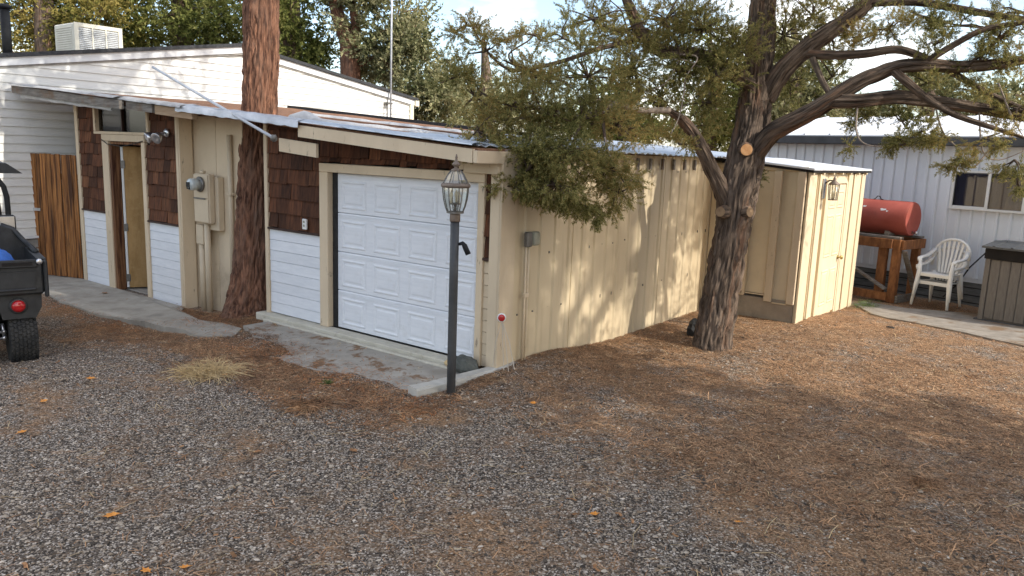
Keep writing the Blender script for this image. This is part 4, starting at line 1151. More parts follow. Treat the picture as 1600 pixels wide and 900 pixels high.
for x0, z0, sx, sz in ((-.40, .13, .05, .018), (-.72, .16, .03, .012), (-.33, .11, .02, .012)):   # chips of bare primer
    mb = MB(); n_ = 9
    for j in range(n_):
        a = 2*math.pi*j/n_; rr = 1+.3*math.sin(j*2.3)
        xx = x0+sx*rr*math.cos(a); zz = z0+sz*rr*math.sin(a)
        mb.v.append((xx, tcy-math.sqrt(max(0, (tr_+.002)**2-zz*zz)), tcz+zz))
    mb.f.append(list(range(n_))); mb.build('paint_chip', M['white_plastic'], tank)
jug = thing('plastic_jug', 'small white plastic jug under the tank stand', 'jug', (1.45, 8.30, -0.26))
mb = MB(); mb.lathe([(.05, 0), (.055, .02), (.055, .13), (.03, .17), (.02, .18), (.02, .2)], 14); mb.build('body', M['white_plastic'], jug, True)
mb = MB(); mb.lathe([(.024, .2), (.024, .225)], 12); mb.build('cap', M['blue'], jug, True)

# ------------------------------------------------------------------ plastic chairs
def make_chair(label):
    t = thing('plastic_chair', label, 'chair', (0, 0, 0), 0, 'stacked white plastic chairs')
    sz = .40
    mb = MB()
    nx, ny = 8, 8
    for i in range(nx+1):
        for j in range(ny+1):
            x = (-.5+i/nx)*(.46-.05*j/ny); y = -.22+.42*j/ny
            z = sz - .018*math.cos(math.pi*(i/nx-.5)) - .02*(j/ny) + (-.02 if j == 0 else 0)
            mb.v.append((x, y, z))
    n1 = len(mb.v); mb.v += [(x, y, z-.018) for x, y, z in mb.v]
    W_ = ny+1
    for i in range(nx):
        for j in range(ny):
            a = i*W_+j; mb.f += [[a, a+W_, a+W_+1, a+1], [n1+a, n1+a+1, n1+a+W_+1, n1+a+W_]]
    for i in range(nx):
        for j in (0, ny):
            a = i*W_+j; q = [a, n1+a, n1+a+W_, a+W_]; mb.f.append(q if j == 0 else q[::-1])
    for j in range(ny):
        for i in (0, nx):
            a = i*W_+j; q = [a, a+1, n1+a+1, n1+a]; mb.f.append(q if i == 0 else q[::-1])
    mb.build('seat', M['chair'], t, True)
    mb = MB(); mb.bar((-.235, -.225, sz-.03), (.235, -.225, sz-.03), .022, .055, (0, 0, 1), .006); mb.build('seat_apron', M['chair'], t)
    for s_ in (-1, 1):
        mb = MB(); mb.tube([(s_*.24, -.215, sz+.18), (s_*.235, -.225, sz), (s_*.255, -.25, .2), (s_*.27, -.27, 0)], [.026, .036, .028, .02], 8); mb.build('leg', M['chair'], t, True)
        mb = MB(); mb.tube([(s_*.20, .19, sz), (s_*.215, .235, .2), (s_*.23, .28, 0)], [.034, .027, .02], 8); mb.build('leg', M['chair'], t, True)
        mb = MB()
        pts = [(s_*.24, -.235, sz+.175), (s_*.265, -.2, sz+.215), (s_*.28, -.08, sz+.225), (s_*.28, .06, sz+.235), (s_*.265, .16, sz+.275), (s_*.24, .225, sz+.34)]
        k0 = 0
        for p in pts: mb.v += [(p[0]-.03, p[1], p[2]+.012), (p[0]+.03, p[1], p[2]+.012), (p[0]+.034, p[1], p[2]-.012), (p[0]-.034, p[1], p[2]-.012)]
        for i in range(len(pts)-1):
            for j in range(4): a = 4*i; jj = (j+1) % 4; mb.f.append([a+j, a+4+j, a+4+jj, a+jj])
        mb.f += [[0, 1, 2, 3], [4*(len(pts)-1)+q for q in (3, 2, 1, 0)]]
        mb.build('arm', M['chair'], t, True)
    def back_y(z): return .20+.20*(z-sz)
    arch = []
    for k in range(13):
        a = math.pi*k/12
        z = sz+.27+.235*math.sin(a); x = -.265*math.cos(a)
        if k in (0, 12): z = sz+.2
        arch.append((x, back_y(z)+.02, z))
    mb = MB(); mb.tube(arch, .023, 8); mb.build('back_rim', M['chair'], t, True)
    for k in range(7):
        u_ = (k-3)/3
        xt = u_*.215; zt = sz+.27+.235*math.sqrt(max(0, 1-(xt/.265)**2))
        xb = u_*.125
        p0 = Vector((xb, back_y(sz+.02), sz-.02)); p2 = Vector((xt, back_y(zt)+.02, zt)); p1 = (p0+p2)/2+Vector((0, .02, 0))
        mb = MB(); w0, w1 = .013, .019
        for p, w_ in ((p0, w0), (p1, w0*1.2), (p2, w1)): mb.v += [(p.x-w_, p.y-.006, p.z), (p.x+w_, p.y-.006, p.z), (p.x+w_, p.y+.006, p.z), (p.x-w_, p.y+.006, p.z)]
        for i in range(2):
            for j in range(4): a = 4*i; jj = (j+1) % 4; mb.f.append([a+j, a+jj, a+4+jj, a+4+j])
        mb.f += [[3, 2, 1, 0], [8, 9, 10, 11]]
        mb.build('slat', M['chair'], t)
    return t
ch1 = make_chair('lower white plastic armchair of the stacked pair beside the tank stand')
ch1.location = (2.33, 8.14, -0.235); ch1.rotation_euler = (0, 0, R(-15))
ch2 = ch1.copy(); col.objects.link(ch2)
for c_ in list(ch1.children):
    d_ = c_.copy(); col.objects.link(d_); d_.parent = ch2
ch2['label'] = 'upper white plastic armchair nested on top of the stacked pair'
ch2.location = (2.345, 8.10, -0.105)

# ------------------------------------------------------------------ storage bin
bn = thing('storage_bin', 'taupe plank-sided resin deck box with charcoal lid at the right edge', 'storage box', (2.96, 7.48, -0.26), TA)
def bb_(name, *a, m=None, c=.006): 
    mb = MB(); mb.box(*a, c); return mb.build(name, m or M['bin'], bn)
bw, bd = 1.45, .78
bb_('body', .01, bw-.01, .02, bd, .03, .92, m=M['bin'])
k = 0; x = .07
while x < bw-.05:
    bb_('plank', x+.003, min(x+.127, bw-.05), .004, .019, .05, .90); x += .13; k += 1
for x in (0.0, bw-.07): bb_('corner_post', x, x+.068, -.01, .06, .02, .92)
y = .07
while y < bd-.1: bb_('side_plank', -.004, .009, y+.003, y+.15, .05, .90); y += .155
bb_('base', -.05, bw+.02, -.012, bd, 0, .03, m=M['gutter'])
bb_('lid_band', -.015, bw+.015, -.025, bd+.01, .905, 1.055, m=M['dark'])
mb = MB(); mb.ext([(-.05, -.06, 1.058), (-.05, -.06, 1.085), (-.05, bd*.5, 1.14), (-.05, bd+.03, 1.13), (-.05, bd+.03, 1.058)][::-1], (bw+.1, 0, 0)); mb.build('lid', M['bin_lid'], bn)
for k in range(6): 
    x = .1+k*.23; mb = MB(); mb.bar((x, -.05, 1.092), (x, bd*.5, 1.146), .03, .012); mb.build('lid_rib', M['bin_lid'], bn)
mb = MB()
cpts = [(2.376,8.328,-0.112), (2.527,8.486,0.085), (2.657,8.584,0.368), (2.828,8.510,0.597), (2.933,8.813,0.745), (2.985,8.871,0.827), (3.030,8.923,0.908), (3.011,8.833,0.852), (3.044,8.788,0.828), (2.969,8.657,0.780), (2.883,8.457,0.746)]
mb.tube(cpts, .011, 6); tag(mb.build('black_cord', M['cord'], None, True), 'black cord hanging from the grey storage box lid down to the chairs', 'cord')

# ------------------------------------------------------------------ lamp post
lp = thing('lamp_post', 'dark grey lamp post with leaded glass lantern in front of the garage door', 'lamp post', (0.04, -0.68, -0.13))
mb = MB(); mb.lathe([(.037, -.2), (.037, .4), (.0365, 1.0), (.036, 1.46)], 20); mb.build('post', M['post_paint'], lp, True)
mb = MB(); mb.lathe([(.041, 1.462), (.043, 1.47), (.043, 1.52), (.039, 1.53)], 20); mb.build('collar', M['bronze'], lp, True)
mb = MB(); mb.tube([(.03, .015, 1.28), (.06, .03, 1.29), (.075, .04, 1.27), (.105, .055, 1.20)], [.012, .018, .022, .022], 10); mb.build('photocell', M['black_metal'], lp, True)
NL = 8
lprof = [(.064, 1.535), (.082, 1.58), (.098, 1.64), (.106, 1.70), (.108, 1.735)]
cage = MB(); gl = []
for k in range(NL):
    a = 2*math.pi*k/NL+.2
    cage.tube([(r_*math.cos(a), r_*math.sin(a), z) for r_, z in lprof], .0045, 5)
cage.lathe([(.05, 1.53), (.07, 1.53), (.07, 1.545), (.05, 1.545)], NL*2)
cg = cage.build('lantern_cage', M['lead'], lp)
for k in range(NL):
    a0, a1 = 2*math.pi*k/NL+.2, 2*math.pi*(k+1)/NL+.2
    mb = MB()
    for r_, z in lprof: mb.v += [(.985*r_*math.cos(a0), .985*r_*math.sin(a0), z), (.985*r_*math.cos(a1), .985*r_*math.sin(a1), z)]
    for i in range(len(lprof)-1): q = 2*i; mb.f.append([q, q+1, q+3, q+2])
    mb.build('glass_pane', M['glass'], cg)
mb = MB(); mb.lathe([(.108, 1.735), (.118, 1.74), (.120, 1.755), (.112, 1.768), (.10, 1.772)], 24); mb.build('lantern_rim', M['bronze'], lp, True)
rprof = [(.102, 1.772), (.088, 1.80), (.066, 1.84), (.042, 1.87)]
rc = MB()
for k in range(NL):
    a = 2*math.pi*k/NL+.2; rc.tube([(r_*math.cos(a), r_*math.sin(a), z) for r_, z in rprof], .0045, 5)
rcg = rc.build('roof_cage', M['lead'], lp)
for k in range(NL):
    a0, a1 = 2*math.pi*k/NL+.2, 2*math.pi*(k+1)/NL+.2
    mb = MB()
    for r_, z in rprof: mb.v += [(.985*r_*math.cos(a0), .985*r_*math.sin(a0), z), (.985*r_*math.cos(a1), .985*r_*math.sin(a1), z)]
    for i in range(len(rprof)-1): q = 2*i; mb.f.append([q, q+1, q+3, q+2])
    mb.build('glass_pane', M['glass'], rcg)
mb = MB(); mb.lathe([(.046, 1.868), (.036, 1.88), (.016, 1.89), (.014, 1.90), (.035, 1.915), (.033, 1.925), (.012, 1.945), (.009, 1.965), (.011, 1.972), (.004, 2.0)], 16); mb.build('finial', M['bronze'], lp, True)
mb = MB(); mb.tube([(0, 0, 1.545), (0, 0, 1.60)], .012, 8); mb.lathe([(.045, 1.60), (.048, 1.606), (.02, 1.615)], 12); cl = mb.build('candle_cluster', M['lead'], lp, True)
for k in range(3):
    a = 2*math.pi*k/3
    mb = MB(); mb.lathe([(.009, 1.61), (.009, 1.655), (.015, 1.67), (.012, 1.69), (.002, 1.715)], 8, (.036*math.cos(a), .036*math.sin(a), 0)); mb.build('bulb', M['bulb'], cl, True)

# ------------------------------------------------------------------ utility cart at the left edge
# local frame: x points to the rear of the cart, y to its right-hand side
cart = thing('utility_cart', 'black utility cart with cargo bed parked at the left edge', 'utility cart', (-3.98, -2.43, -0.31), TA)
def cb(name, x0, x1, y0, y1, z0, z1, m=None, c=.012, par=None):
    mb = MB(); mb.box(x0, x1, y0, y1, z0, z1, c); return mb.build(name, m or M['black_plastic'], par or cart)
RE = .30                       # rear face of the bed
BY0, BY1 = -1.12, .20
# cargo bed: tailgate, sides, head board, floor
tg = MB()
tg.box(RE-.05, RE, BY0, BY1-.015, .73, 1.06, .02)
tgo = tg.build('tailgate', M['black_plastic'], cart)
mb = MB(); mb.box(RE+.002, RE+.022, BY0+.02, BY1-.06, .99, 1.068, .012); mb.build('tailgate_lip', M['black_plastic'], tgo)
mb = MB(); mb.box(RE+.023, RE+.027, -.14, .10, 1.012, 1.045, .002); mb.build('handle_slot', M['dark'], tgo)
mb = MB(); mb.ext([(RE+.002, -.42, .955), (RE+.002, .13, .955), (RE+.002, .10, .80), (RE+.002, -.30, .80)], (.014, 0, 0)); mb.build('tailgate_panel', M['black_plastic'], tgo)
mb = MB(); mb.box(RE+.002, RE+.024, -.24, .12, .775, .797, .008); mb.build('tailgate_step', M['black_plastic'], tgo)
mb = MB(); mb.lathe([(.027, 0), (.027, .012), (.014, .016)], 14, (RE+.024, .155, 1.045), 'x'); mb.build('latch_bolt', M['steel'], tgo, True)
sd_ = MB(); sd_.ext([(RE-.055, BY1-.05, .74), (RE-.055, BY1, .74), (RE-.055, BY1+.012, 1.0), (RE-.055, BY1+.02, 1.06), (RE-.055, BY1-.055, 1.06)], (-1.02, .0, 0)); sd_.build('bed_side', M['black_plastic'], cart)
cb('bed_post', RE-.048, RE+.012, BY1-.012, BY1+.022, .70, 1.052, None, .012)
sd_ = MB(); sd_.ext([(RE-.055, BY0, .74), (RE-.055, BY0+.05, .74), (RE-.055, BY0+.055, 1.06), (RE-.055, BY0-.02, 1.06)], (-1.02, .0, 0)); sd_.build('bed_side', M['black_plastic'], cart)
cb('bed_floor', RE-1.08, RE-.05, BY0+.05, BY1-.05, .72, .76)
hb = MB(); hb.ext([(RE-1.08, BY0, .74), (RE-1.08, BY1, .74), (RE-1.08, BY1, 1.06), (RE-1.08, BY1-.06, 1.12), (RE-1.08, BY1-.14, 1.24), (RE-1.08, BY1-.24, 1.28), (RE-1.08, BY0+.24, 1.28), (RE-1.08, BY0+.1, 1.22), (RE-1.08, BY0, 1.08)], (.06, 0, 0)); hb.build('head_board', M['black_plastic'], cart)
cr_ = MB(); cr_.tube([(RE-1.05, BY1-.24, 1.285), (RE-1.04, BY1-.14, 1.245), (RE-.98, BY1-.06, 1.13), (RE-.85, BY1-.02, 1.085), (RE-.5, BY1-.01, 1.07)], .026, 8); cr_.build('bed_rail', M['black_plastic'], cart, True)
# rear body below the bed
bd_ = MB(); bd_.ext([(RE-.06, -.05, .50), (RE-.06, .11, .50), (RE-.06, .16, .60), (RE-.06, .165, .725), (RE-.06, -.20, .725), (RE-.06, -.16, .50)], (-.34, 0, 0)); fd = bd_.build('rear_fender', M['black_plastic'], cart)
cb('rear_body', RE-.9, RE-.08, -.95, -.20, .36, .715)
tl_ = MB(); tl_.lathe([(.075, 0), (.075, .018), (.062, .022)], 20, (RE-.062, -.03, .625), 'x'); tlo = tl_.build('tail_light', M['black_plastic'], cart, True)
mb = MB(); mb.lathe([(.056, .02), (.056, .032), (.03, .045), (.004, .048)], 20, (RE-.062, -.03, .625), 'x'); mb.build('lens', M['red_lens'], tlo, True)
# wheels
def wheel(x, y, name='wheel', r0=.285, wd=.24):
    mb = MB(); prof = []
    for u_ in (-1, -.92, -.75, -.4, 0, .4, .75, .92, 1):
        prof.append((r0*(1-.10*abs(u_)**4) if abs(u_) < 1 else r0*.70, u_*wd/2))
    mb.lathe([(.15, -wd/2+.02)]+prof+[(.15, wd/2-.02)], 32, (0, 0, 0), 'y')
    o = mb.build(name, M['tyre'], cart, True); o.location = (x, y, r0)
    # hexagonal tread blocks
    tbm = MB()
    rows = 7; n_ = 40
    for i in range(rows):
        v_ = (i-(rows-1)/2)*wd*.135
        for k in range(n_):
            a = 2*math.pi*(k+.5*(i % 2))/n_
            rr = r0*(1-.10*abs(v_/(wd/2))**4)
            pts = []
            for hx_, hy_ in ((-.46, 0), (-.24, .52), (.24, .52), (.46, 0), (.24, -.52), (-.24, -.52)):
                aa = a+hx_*2*math.pi/n_*.98*1.15; yy = v_+hy_*wd*.118*1.0
                pts.append((aa, yy))
            i0 = len(tbm.v)
            for h_, sc_ in ((rr-.002, 1.0), (rr+.009, .86)):
                ca = sum(p[0] for p in pts)/6; cy_ = sum(p[1] for p in pts)/6
                for aa, yy in pts:
                    a2, y2 = ca+(aa-ca)*sc_, cy_+(yy-cy_)*sc_
                    tbm.v.append((h_*math.cos(a2), y2, h_*math.sin(a2)))
            tbm.f.append([i0+6+q for q in range(6)])
            for q in range(6): tbm.f.append([i0+q, i0+(q+1) % 6, i0+6+(q+1) % 6, i0+6+q])
    t_ = tbm.build('tread_block', M['tyre'], o); t_['kind'] = 'stuff'
    mb = MB(); mb.lathe([(.15, -wd/2+.03), (.14, -wd/2+.06), (.05, -wd/2+.07), (.05, -wd/2+.03)], 20, (0, 0, 0), 'y'); mb.lathe([(.05, wd/2-.03), (.05, wd/2-.07), (.14, wd/2-.06), (.15, wd/2-.03)], 20, (0, 0, 0), 'y'); mb.build('rim', M['black_metal'], o, True)
    return o
w1 = wheel(0, 0)
for x, y in ((0, -.92), (-1.95, 0), (-1.95, -.92)):
    o = w1.copy(); col.objects.link(o); o.location = (x, y, .285)
    for ch in w1.children:
        d_ = ch.copy(); col.objects.link(d_); d_.parent = o
mb = MB(); mb.tube([(.0, -.8, .30), (0, -.12, .30)], .03, 10); ax_ = mb.build('axle', M['black_metal'], cart, True)
for z, y0 in ((.36, -.30), (.30, -.34)):
    mb = MB(); mb.tube([(.14, y0, z), (.14, -.13, z+.01)], .011, 8); mb.lathe([(.02, -.012), (.02, .012)], 8, (.14, -.15, z+.01), 'x'); mb.lathe([(.02, -.012), (.02, .012)], 8, (.14, y0+.02, z), 'x'); mb.build('link_rod', M['steel'], cart, True)
mb = MB(); mb.tube([(.10, -.14, .28), (.10, -.16, .44)], .018, 8); mb.build('shock', M['steel'], cart, True)
# chassis, cab, bench, bonnet
cb('chassis', -2.3, -.2, -.85, -.07, .26, .38, M['black_metal'])
cb('front_body', -2.55, -1.75, -1.08, .16, .40, .82)
cb('floor_board', -1.75, -.95, -1.08, .14, .36, .42)
cb('bench_seat', -1.25, -.80, -1.02, .08, .58, .80)
cb('seat_back', -.92, -.80, -1.02, .08, .82, 1.22)
mb = MB(); mb.tube([(-1.75, -.75, .8), (-1.5, -.75, 1.0)], .018, 8); mb.build('steering_column', M['black_metal'], cart, True)
# roof frame and canopy
for y in (.06, -.98):
    mb = MB(); s_ = 1 if y > 0 else -1
    pts = [(-1.02, y-.015*s_, .75), (-1.02, y, 1.25), (-1.02, y-.003*s_, 1.55), (-1.02, y-.025*s_, 1.66), (-1.03, y-.085*s_, 1.76), (-1.06, y-.17*s_, 1.81)]
    mb.tube(pts, .026, 10); mb.build('roof_post', M['black_metal'], cart, True)
    mb = MB(); mb.tube([(-2.3, y, .8), (-2.05, y, 1.3), (-1.9, y-.05*s_, 1.84)], .026, 8); mb.build('roof_post', M['black_metal'], cart, True)
mb = MB(); mb.ext([(-.98, -1.09, 1.80), (-.98, .21, 1.80), (-.98, .07, 1.905), (-.98, -.94, 1.905)], (-1.2, 0, 0)); mb.build('canopy', M['black_plastic'], cart)
mr_ = cb('mirror', -1.0, -.94, -.05, .115, 1.20, 1.37, M['black_plastic'], .02)
mb = MB(); mb.box(-.938, -.932, -.037, .102, 1.214, 1.356, .002); mb.build('mirror_glass', M['steel'], mr_)
bg_ = MB()
rings, segs = 6, 12
for i in range(rings+1):
    th = math.pi*.5*i/rings
    for j in range(segs):
        ph = 2*math.pi*j/segs; d = Vector((math.cos(ph)*math.cos(th), math.sin(ph)*math.cos(th), math.sin(th)))
        k_ = 1+.25*noise.noise(d*2.2); bg_.v.append((d.x*.22*k_, d.y*.26*k_, d.z*.40*k_))
for i in range(rings):
    for j in range(segs): jj = (j+1) % segs; bg_.f.append([i*segs+j, i*segs+jj, i*segs+segs+jj, i*segs+segs+j])
bo = bg_.build('blue_bag', M['blue'], None, True); bo.rotation_euler = (0, 0, TA)
bo.location = Vector((-3.98, -2.43, -0.31)) + Matrix.Rotation(TA, 3, 'Z') @ Vector((-.02, -.20, .762))
tag(bo, 'bright blue bag lying in the black cargo bed', 'bag')

# ------------------------------------------------------------------ trees
def spray_templates(nb, bl, bw, seed, nvar=5):
    r_ = np.random.default_rng(seed); out = []
    for v_ in range(nvar):
        vs = []
        for k in range(nb):
            s_ = (k+.5)/nb
            az = r_.uniform(0, 2*np.pi); tl = r_.uniform(.45, 1.0)
            d = np.array([np.cos(tl), np.sin(tl)*np.cos(az), np.sin(tl)*np.sin(az)])
            u = np.cross(d, r_.normal(size=3)); u /= np.linalg.norm(u)
            b0 = np.array([s_*.9, 0, 0]) + r_.normal(size=3)*.05
            L = bl*r_.uniform(.7, 1.25)*(1.1-.45*s_)
            ww = bw*r_.uniform(.7, 1.3)
            vs += [b0-u*ww*.95, b0+u*ww*.95, b0+d*L]
        out.append(np.array(vs))
    return np.array(out)

def foliage(name, Cn, D, size, nb, bl, bw, m, parent, off, seed=1):
    T = spray_templates(nb, bl, bw, seed)
    N = len(Cn)
    r_ = np.random.default_rng(seed+50)
    X = D/np.linalg.norm(D, axis=1)[:, None]
    A = r_.normal(size=(N, 3)); Yv = np.cross(X, A); Yv /= np.linalg.norm(Yv, axis=1)[:, None]
    Z = np.cross(X, Yv)
    Rm = np.stack([X, Yv, Z], 2)*size[:, None, None]
    t = T[r_.integers(0, len(T), N)]
    V = np.einsum('nij,nkj->nki', Rm, t) + Cn[:, None, :] - np.asarray(off)[None, None, :]
    V = V.reshape(-1, 3)
    me = npmesh(name, V, 3, np.arange(len(V)), m)
    return link(name, me, parent)

def blob_points(blobs, seed, sub=9, spread=.30, updown=.35, sizes=(.10, .17)):
    """blobs: (centre, rx, rz, n, hang)"""
    r_ = np.random.default_rng(seed); Cs = []; Ds = []; Ss = []; tw = []
    for c, rx, rz, n_, hang in blobs:
        c = np.array(c); ns = max(3, n_//(sub*3))
        q = r_.normal(size=(ns, 3)); q /= np.linalg.norm(q, axis=1)[:, None]
        q *= (r_.uniform(.12, 1, (ns, 1)))**.5*np.where(r_.random((ns, 1)) < .28, 1.32, 1.0)
        sc_ = c + q*np.array([rx, rx, rz])
        tw.append((c, sc_))
        k = r_.integers(0, ns, n_)
        sg = spread*min(rx, rz)
        p = sc_[k] + r_.normal(size=(n_, 3))*sg*np.array([1, 1, .75])
        d = (p-c)/np.array([rx, rx, rz])*.55 + (p-sc_[k])/sg*.35 + r_.normal(size=(n_, 3))*.45
        d[:, 2] += updown - hang
        Cs.append(p); Ds.append(d); Ss.append(r_.uniform(sizes[0], sizes[1], n_))
    return np.concatenate(Cs), np.concatenate(Ds), np.concatenate(Ss), tw

def twig_mesh(name, tw, rad, m, parent, off, seed, frac=.8):
    r_ = random.Random(seed); mb = MB()
    for c, subs in tw:
        for s_ in subs:
            if r_.random() > frac: continue
            a = Vector(c); b_ = Vector(s_); mid = a.lerp(b_, .5)+Vector((r_.uniform(-1, 1), r_.uniform(-1, 1), r_.uniform(-.4, 1)))*(b_-a).length*.13
            mb.tube([a, mid, b_], [rad, rad*.7, rad*.35], 4, False)
    o = mb.build(name, m, parent, True, off=off); o['kind'] = 'stuff'
    return o

def limb(name, pts, rad, m, parent, off, n=12, sub=4, ripple=.12, seed=0, fis=0.0):
    P = [Vector(p) for p in pts]; out = []; rr = []
    for i in range(len(P)-1):
        p0 = P[max(i-1, 0)]; p1 = P[i]; p2 = P[i+1]; p3 = P[min(i+2, len(P)-1)]
        for k in range(sub):
            t = k/sub
            out.append(0.5*((2*p1)+(p2-p0)*t+(2*p0-5*p1+4*p2-p3)*t*t+(3*p1-p0-3*p2+p3)*t**3)); rr.append(rad[i]*(1-t)+rad[i+1]*t)
    out.append(P[-1]); rr.append(rad[-1])
    mb = MB(); mb.tube(out, rr, n, True, ripple, seed, 1.0, fis)
    return mb.build(name, m, parent, True, off=off)

# --- the leaning juniper beside the corrugated wall
JB = (1.04, 2.50, -0.12)
jun = thing('juniper_tree', 'leaning juniper with fresh cut branch stubs standing by the corrugated tan wall', 'tree', JB)
limb('trunk', [(1.007,2.514,-0.247), (0.989,2.539,-0.074), (0.987,2.623,0.308), (0.991,2.719,0.725), (0.995,2.815,1.142), (0.992,2.891,1.489), (0.991,3.021,1.907), (0.982,3.172,2.328), (0.935,3.311,2.823), (0.879,3.459,3.394), (0.816,3.569,4.101), (0.731,3.762,4.967), (0.622,3.987,6.057)],
     [.235, .20, .182, .176, .174, .192, .188, .172, .155, .138, .12, .10, .05], M['bark'], jun, JB, 110, 14, .10, 3, .085)
limbs = [
 ([(0.947,2.808,1.384), (0.776,2.642,1.792), (0.656,2.490,2.090), (0.544,2.382,2.271), (0.444,2.266,2.370), (0.328,2.071,2.463)], [.10, .078, .064, .05, .034, .018]),
 ([(1.089,3.048,1.980), (1.274,2.982,2.200), (1.556,2.975,2.354), (1.801,3.005,2.517), (2.064,3.056,2.706), (2.348,3.175,2.851), (2.590,3.239,2.886), (2.890,3.464,2.881), (3.245,3.614,2.921), (3.680,3.836,3.011)], [.10, .092, .088, .085, .075, .065, .058, .05, .045, .03]),
 ([(1.820,3.023,2.531), (2.089,3.035,2.529), (2.401,3.216,2.570), (2.720,3.386,2.536), (3.094,3.531,2.488), (3.461,3.665,2.418), (3.868,3.829,2.345)], [.075, .07, .066, .06, .055, .048, .03]),
 ([(1.061,3.287,2.577), (1.201,3.332,2.872), (1.420,3.427,3.129), (1.682,3.548,3.355), (1.921,3.652,3.581), (2.142,3.763,3.899), (2.371,3.899,4.307)], [.11, .10, .092, .082, .07, .055, .03]),
 ([(1.408,3.402,3.060), (1.701,3.362,3.029), (2.021,3.349,3.027), (2.300,3.442,3.069), (2.537,3.477,2.994), (2.776,3.502,2.865), (3.068,3.553,2.679), (3.321,3.588,2.545), (3.667,3.689,2.396)], [.05, .047, .044, .042, .038, .034, .03, .026, .015]),
 ([(2.333,3.164,2.851), (2.515,3.141,2.703), (2.695,3.180,2.552), (2.920,3.256,2.417), (3.193,3.312,2.314), (3.507,3.399,2.209)], [.045, .042, .035, .03, .024, .012]),
 ([(1.513,3.340,2.995), (1.682,3.160,2.756), (1.808,3.090,2.587)], [.035, .03, .032]),
 ([(0.973,3.244,2.678), (0.785,2.885,2.853), (0.531,2.599,2.998), (0.276,2.280,3.004), (0.143,2.084,3.147), (0.053,1.942,3.386), (-0.046,1.813,3.714)], [.085, .075, .065, .056, .05, .045, .02]),
 ([(0.437,2.201,2.393), (0.345,1.744,2.364), (0.237,1.290,2.408), (0.118,1.072,2.406), (0.011,0.851,2.350)], [.035, .03, .026, .02, .01]),
 ([(0.288,1.326,2.398), (0.206,1.115,2.301), (0.117,0.974,2.257), (0.034,0.782,2.245), (-0.170,0.494,2.217), (-0.367,0.270,2.170)], [.026, .024, .022, .018, .014, .008]),
 ([(0.148,2.080,3.114), (0.035,1.448,2.946), (-0.075,0.944,2.772), (-0.276,0.510,2.646), (-0.387,0.313,2.714), (-0.506,0.202,2.902), (-0.595,0.119,3.117)], [.030, .024, .019, .015, .011, .008, .004]),
 ([(-0.277,0.511,2.657), (-0.366,0.473,2.788), (-0.222,0.616,2.941), (-0.195,0.670,3.089)], [.010, .008, .007, .004]),
 ([(0.011,0.851,2.350), (-0.120,0.422,2.293), (-0.348,0.143,2.388), (-0.485,0.076,2.553), (-0.603,0.030,2.746)], [.012, .010, .008, .006, .004]),
 ([(0.145,1.028,2.402), (0.286,0.674,2.052), (0.306,0.453,1.848), (0.316,0.353,1.651)], [.02, .016, .012, .006]),
 ([(0.214,1.208,2.403), (0.442,0.922,2.064), (0.568,0.845,1.863), (0.713,0.848,1.668)], [.018, .014, .01, .006]),
 ([(2.590,3.239,2.886), (2.830,3.334,3.072), (3.069,3.420,3.217), (3.361,3.526,3.272), (3.642,3.629,3.353)], [.035, .03, .026, .022, .012]),
 ([(1.921,3.652,3.581), (2.367,3.732,3.571), (2.778,3.767,3.475), (3.171,3.788,3.377), (3.633,3.996,3.317)], [.045, .042, .036, .03, .02]),
 ([(2.948,3.443,2.877), (3.103,3.537,3.054), (3.255,3.629,3.235), (3.430,3.737,3.415)], [.02, .017, .013, .006]),
]
for i, (p, r_) in enumerate(limbs):
    limb('limb', p, r_, M['bark'] if i not in (8, 9) else M['dead_wood'], jun, JB, 36 if r_[0] > .06 else 10, 9 if r_[0] > .06 else 5, .14, i*3.7, .05 if r_[0] > .06 else 0)
# pale dead twigs
dead = [
 [(0.472,2.291,2.964), (0.646,2.353,2.932), (0.601,2.209,2.727), (0.630,2.122,2.528), (0.642,2.017,2.298), (0.625,1.903,2.134)],
 [(0.494,0.834,2.061), (0.559,0.794,1.947), (0.685,0.775,1.724), (0.740,0.770,1.630)],
 [(0.470,2.276,2.898), (0.443,2.073,2.654), (0.323,1.830,2.541)],
 [(0.652,2.523,2.821), (0.549,2.336,2.902), (0.461,2.143,2.903)],
 [(2.095,3.029,2.485), (2.146,2.883,2.228), (2.235,2.861,2.111), (2.392,2.909,2.079)],
 [(2.720,3.386,2.536), (2.856,3.292,2.224), (3.026,3.387,2.077)], [(3.095,3.530,2.482), (3.188,3.383,2.081), (3.322,3.466,1.996), (3.515,3.505,2.088)],
 [(3.222,3.553,2.724), (3.373,3.471,2.418), (3.498,3.520,2.213)], [(3.236,3.421,2.084), (3.144,3.249,1.914), (3.037,3.183,1.982)],
]
for i, p in enumerate(dead):
    limb('dead_twig', p, [.010, .008] + [.006]*(len(p)-3) + [.003], M['dead_wood'], jun, JB, 6, 4, .1, i)
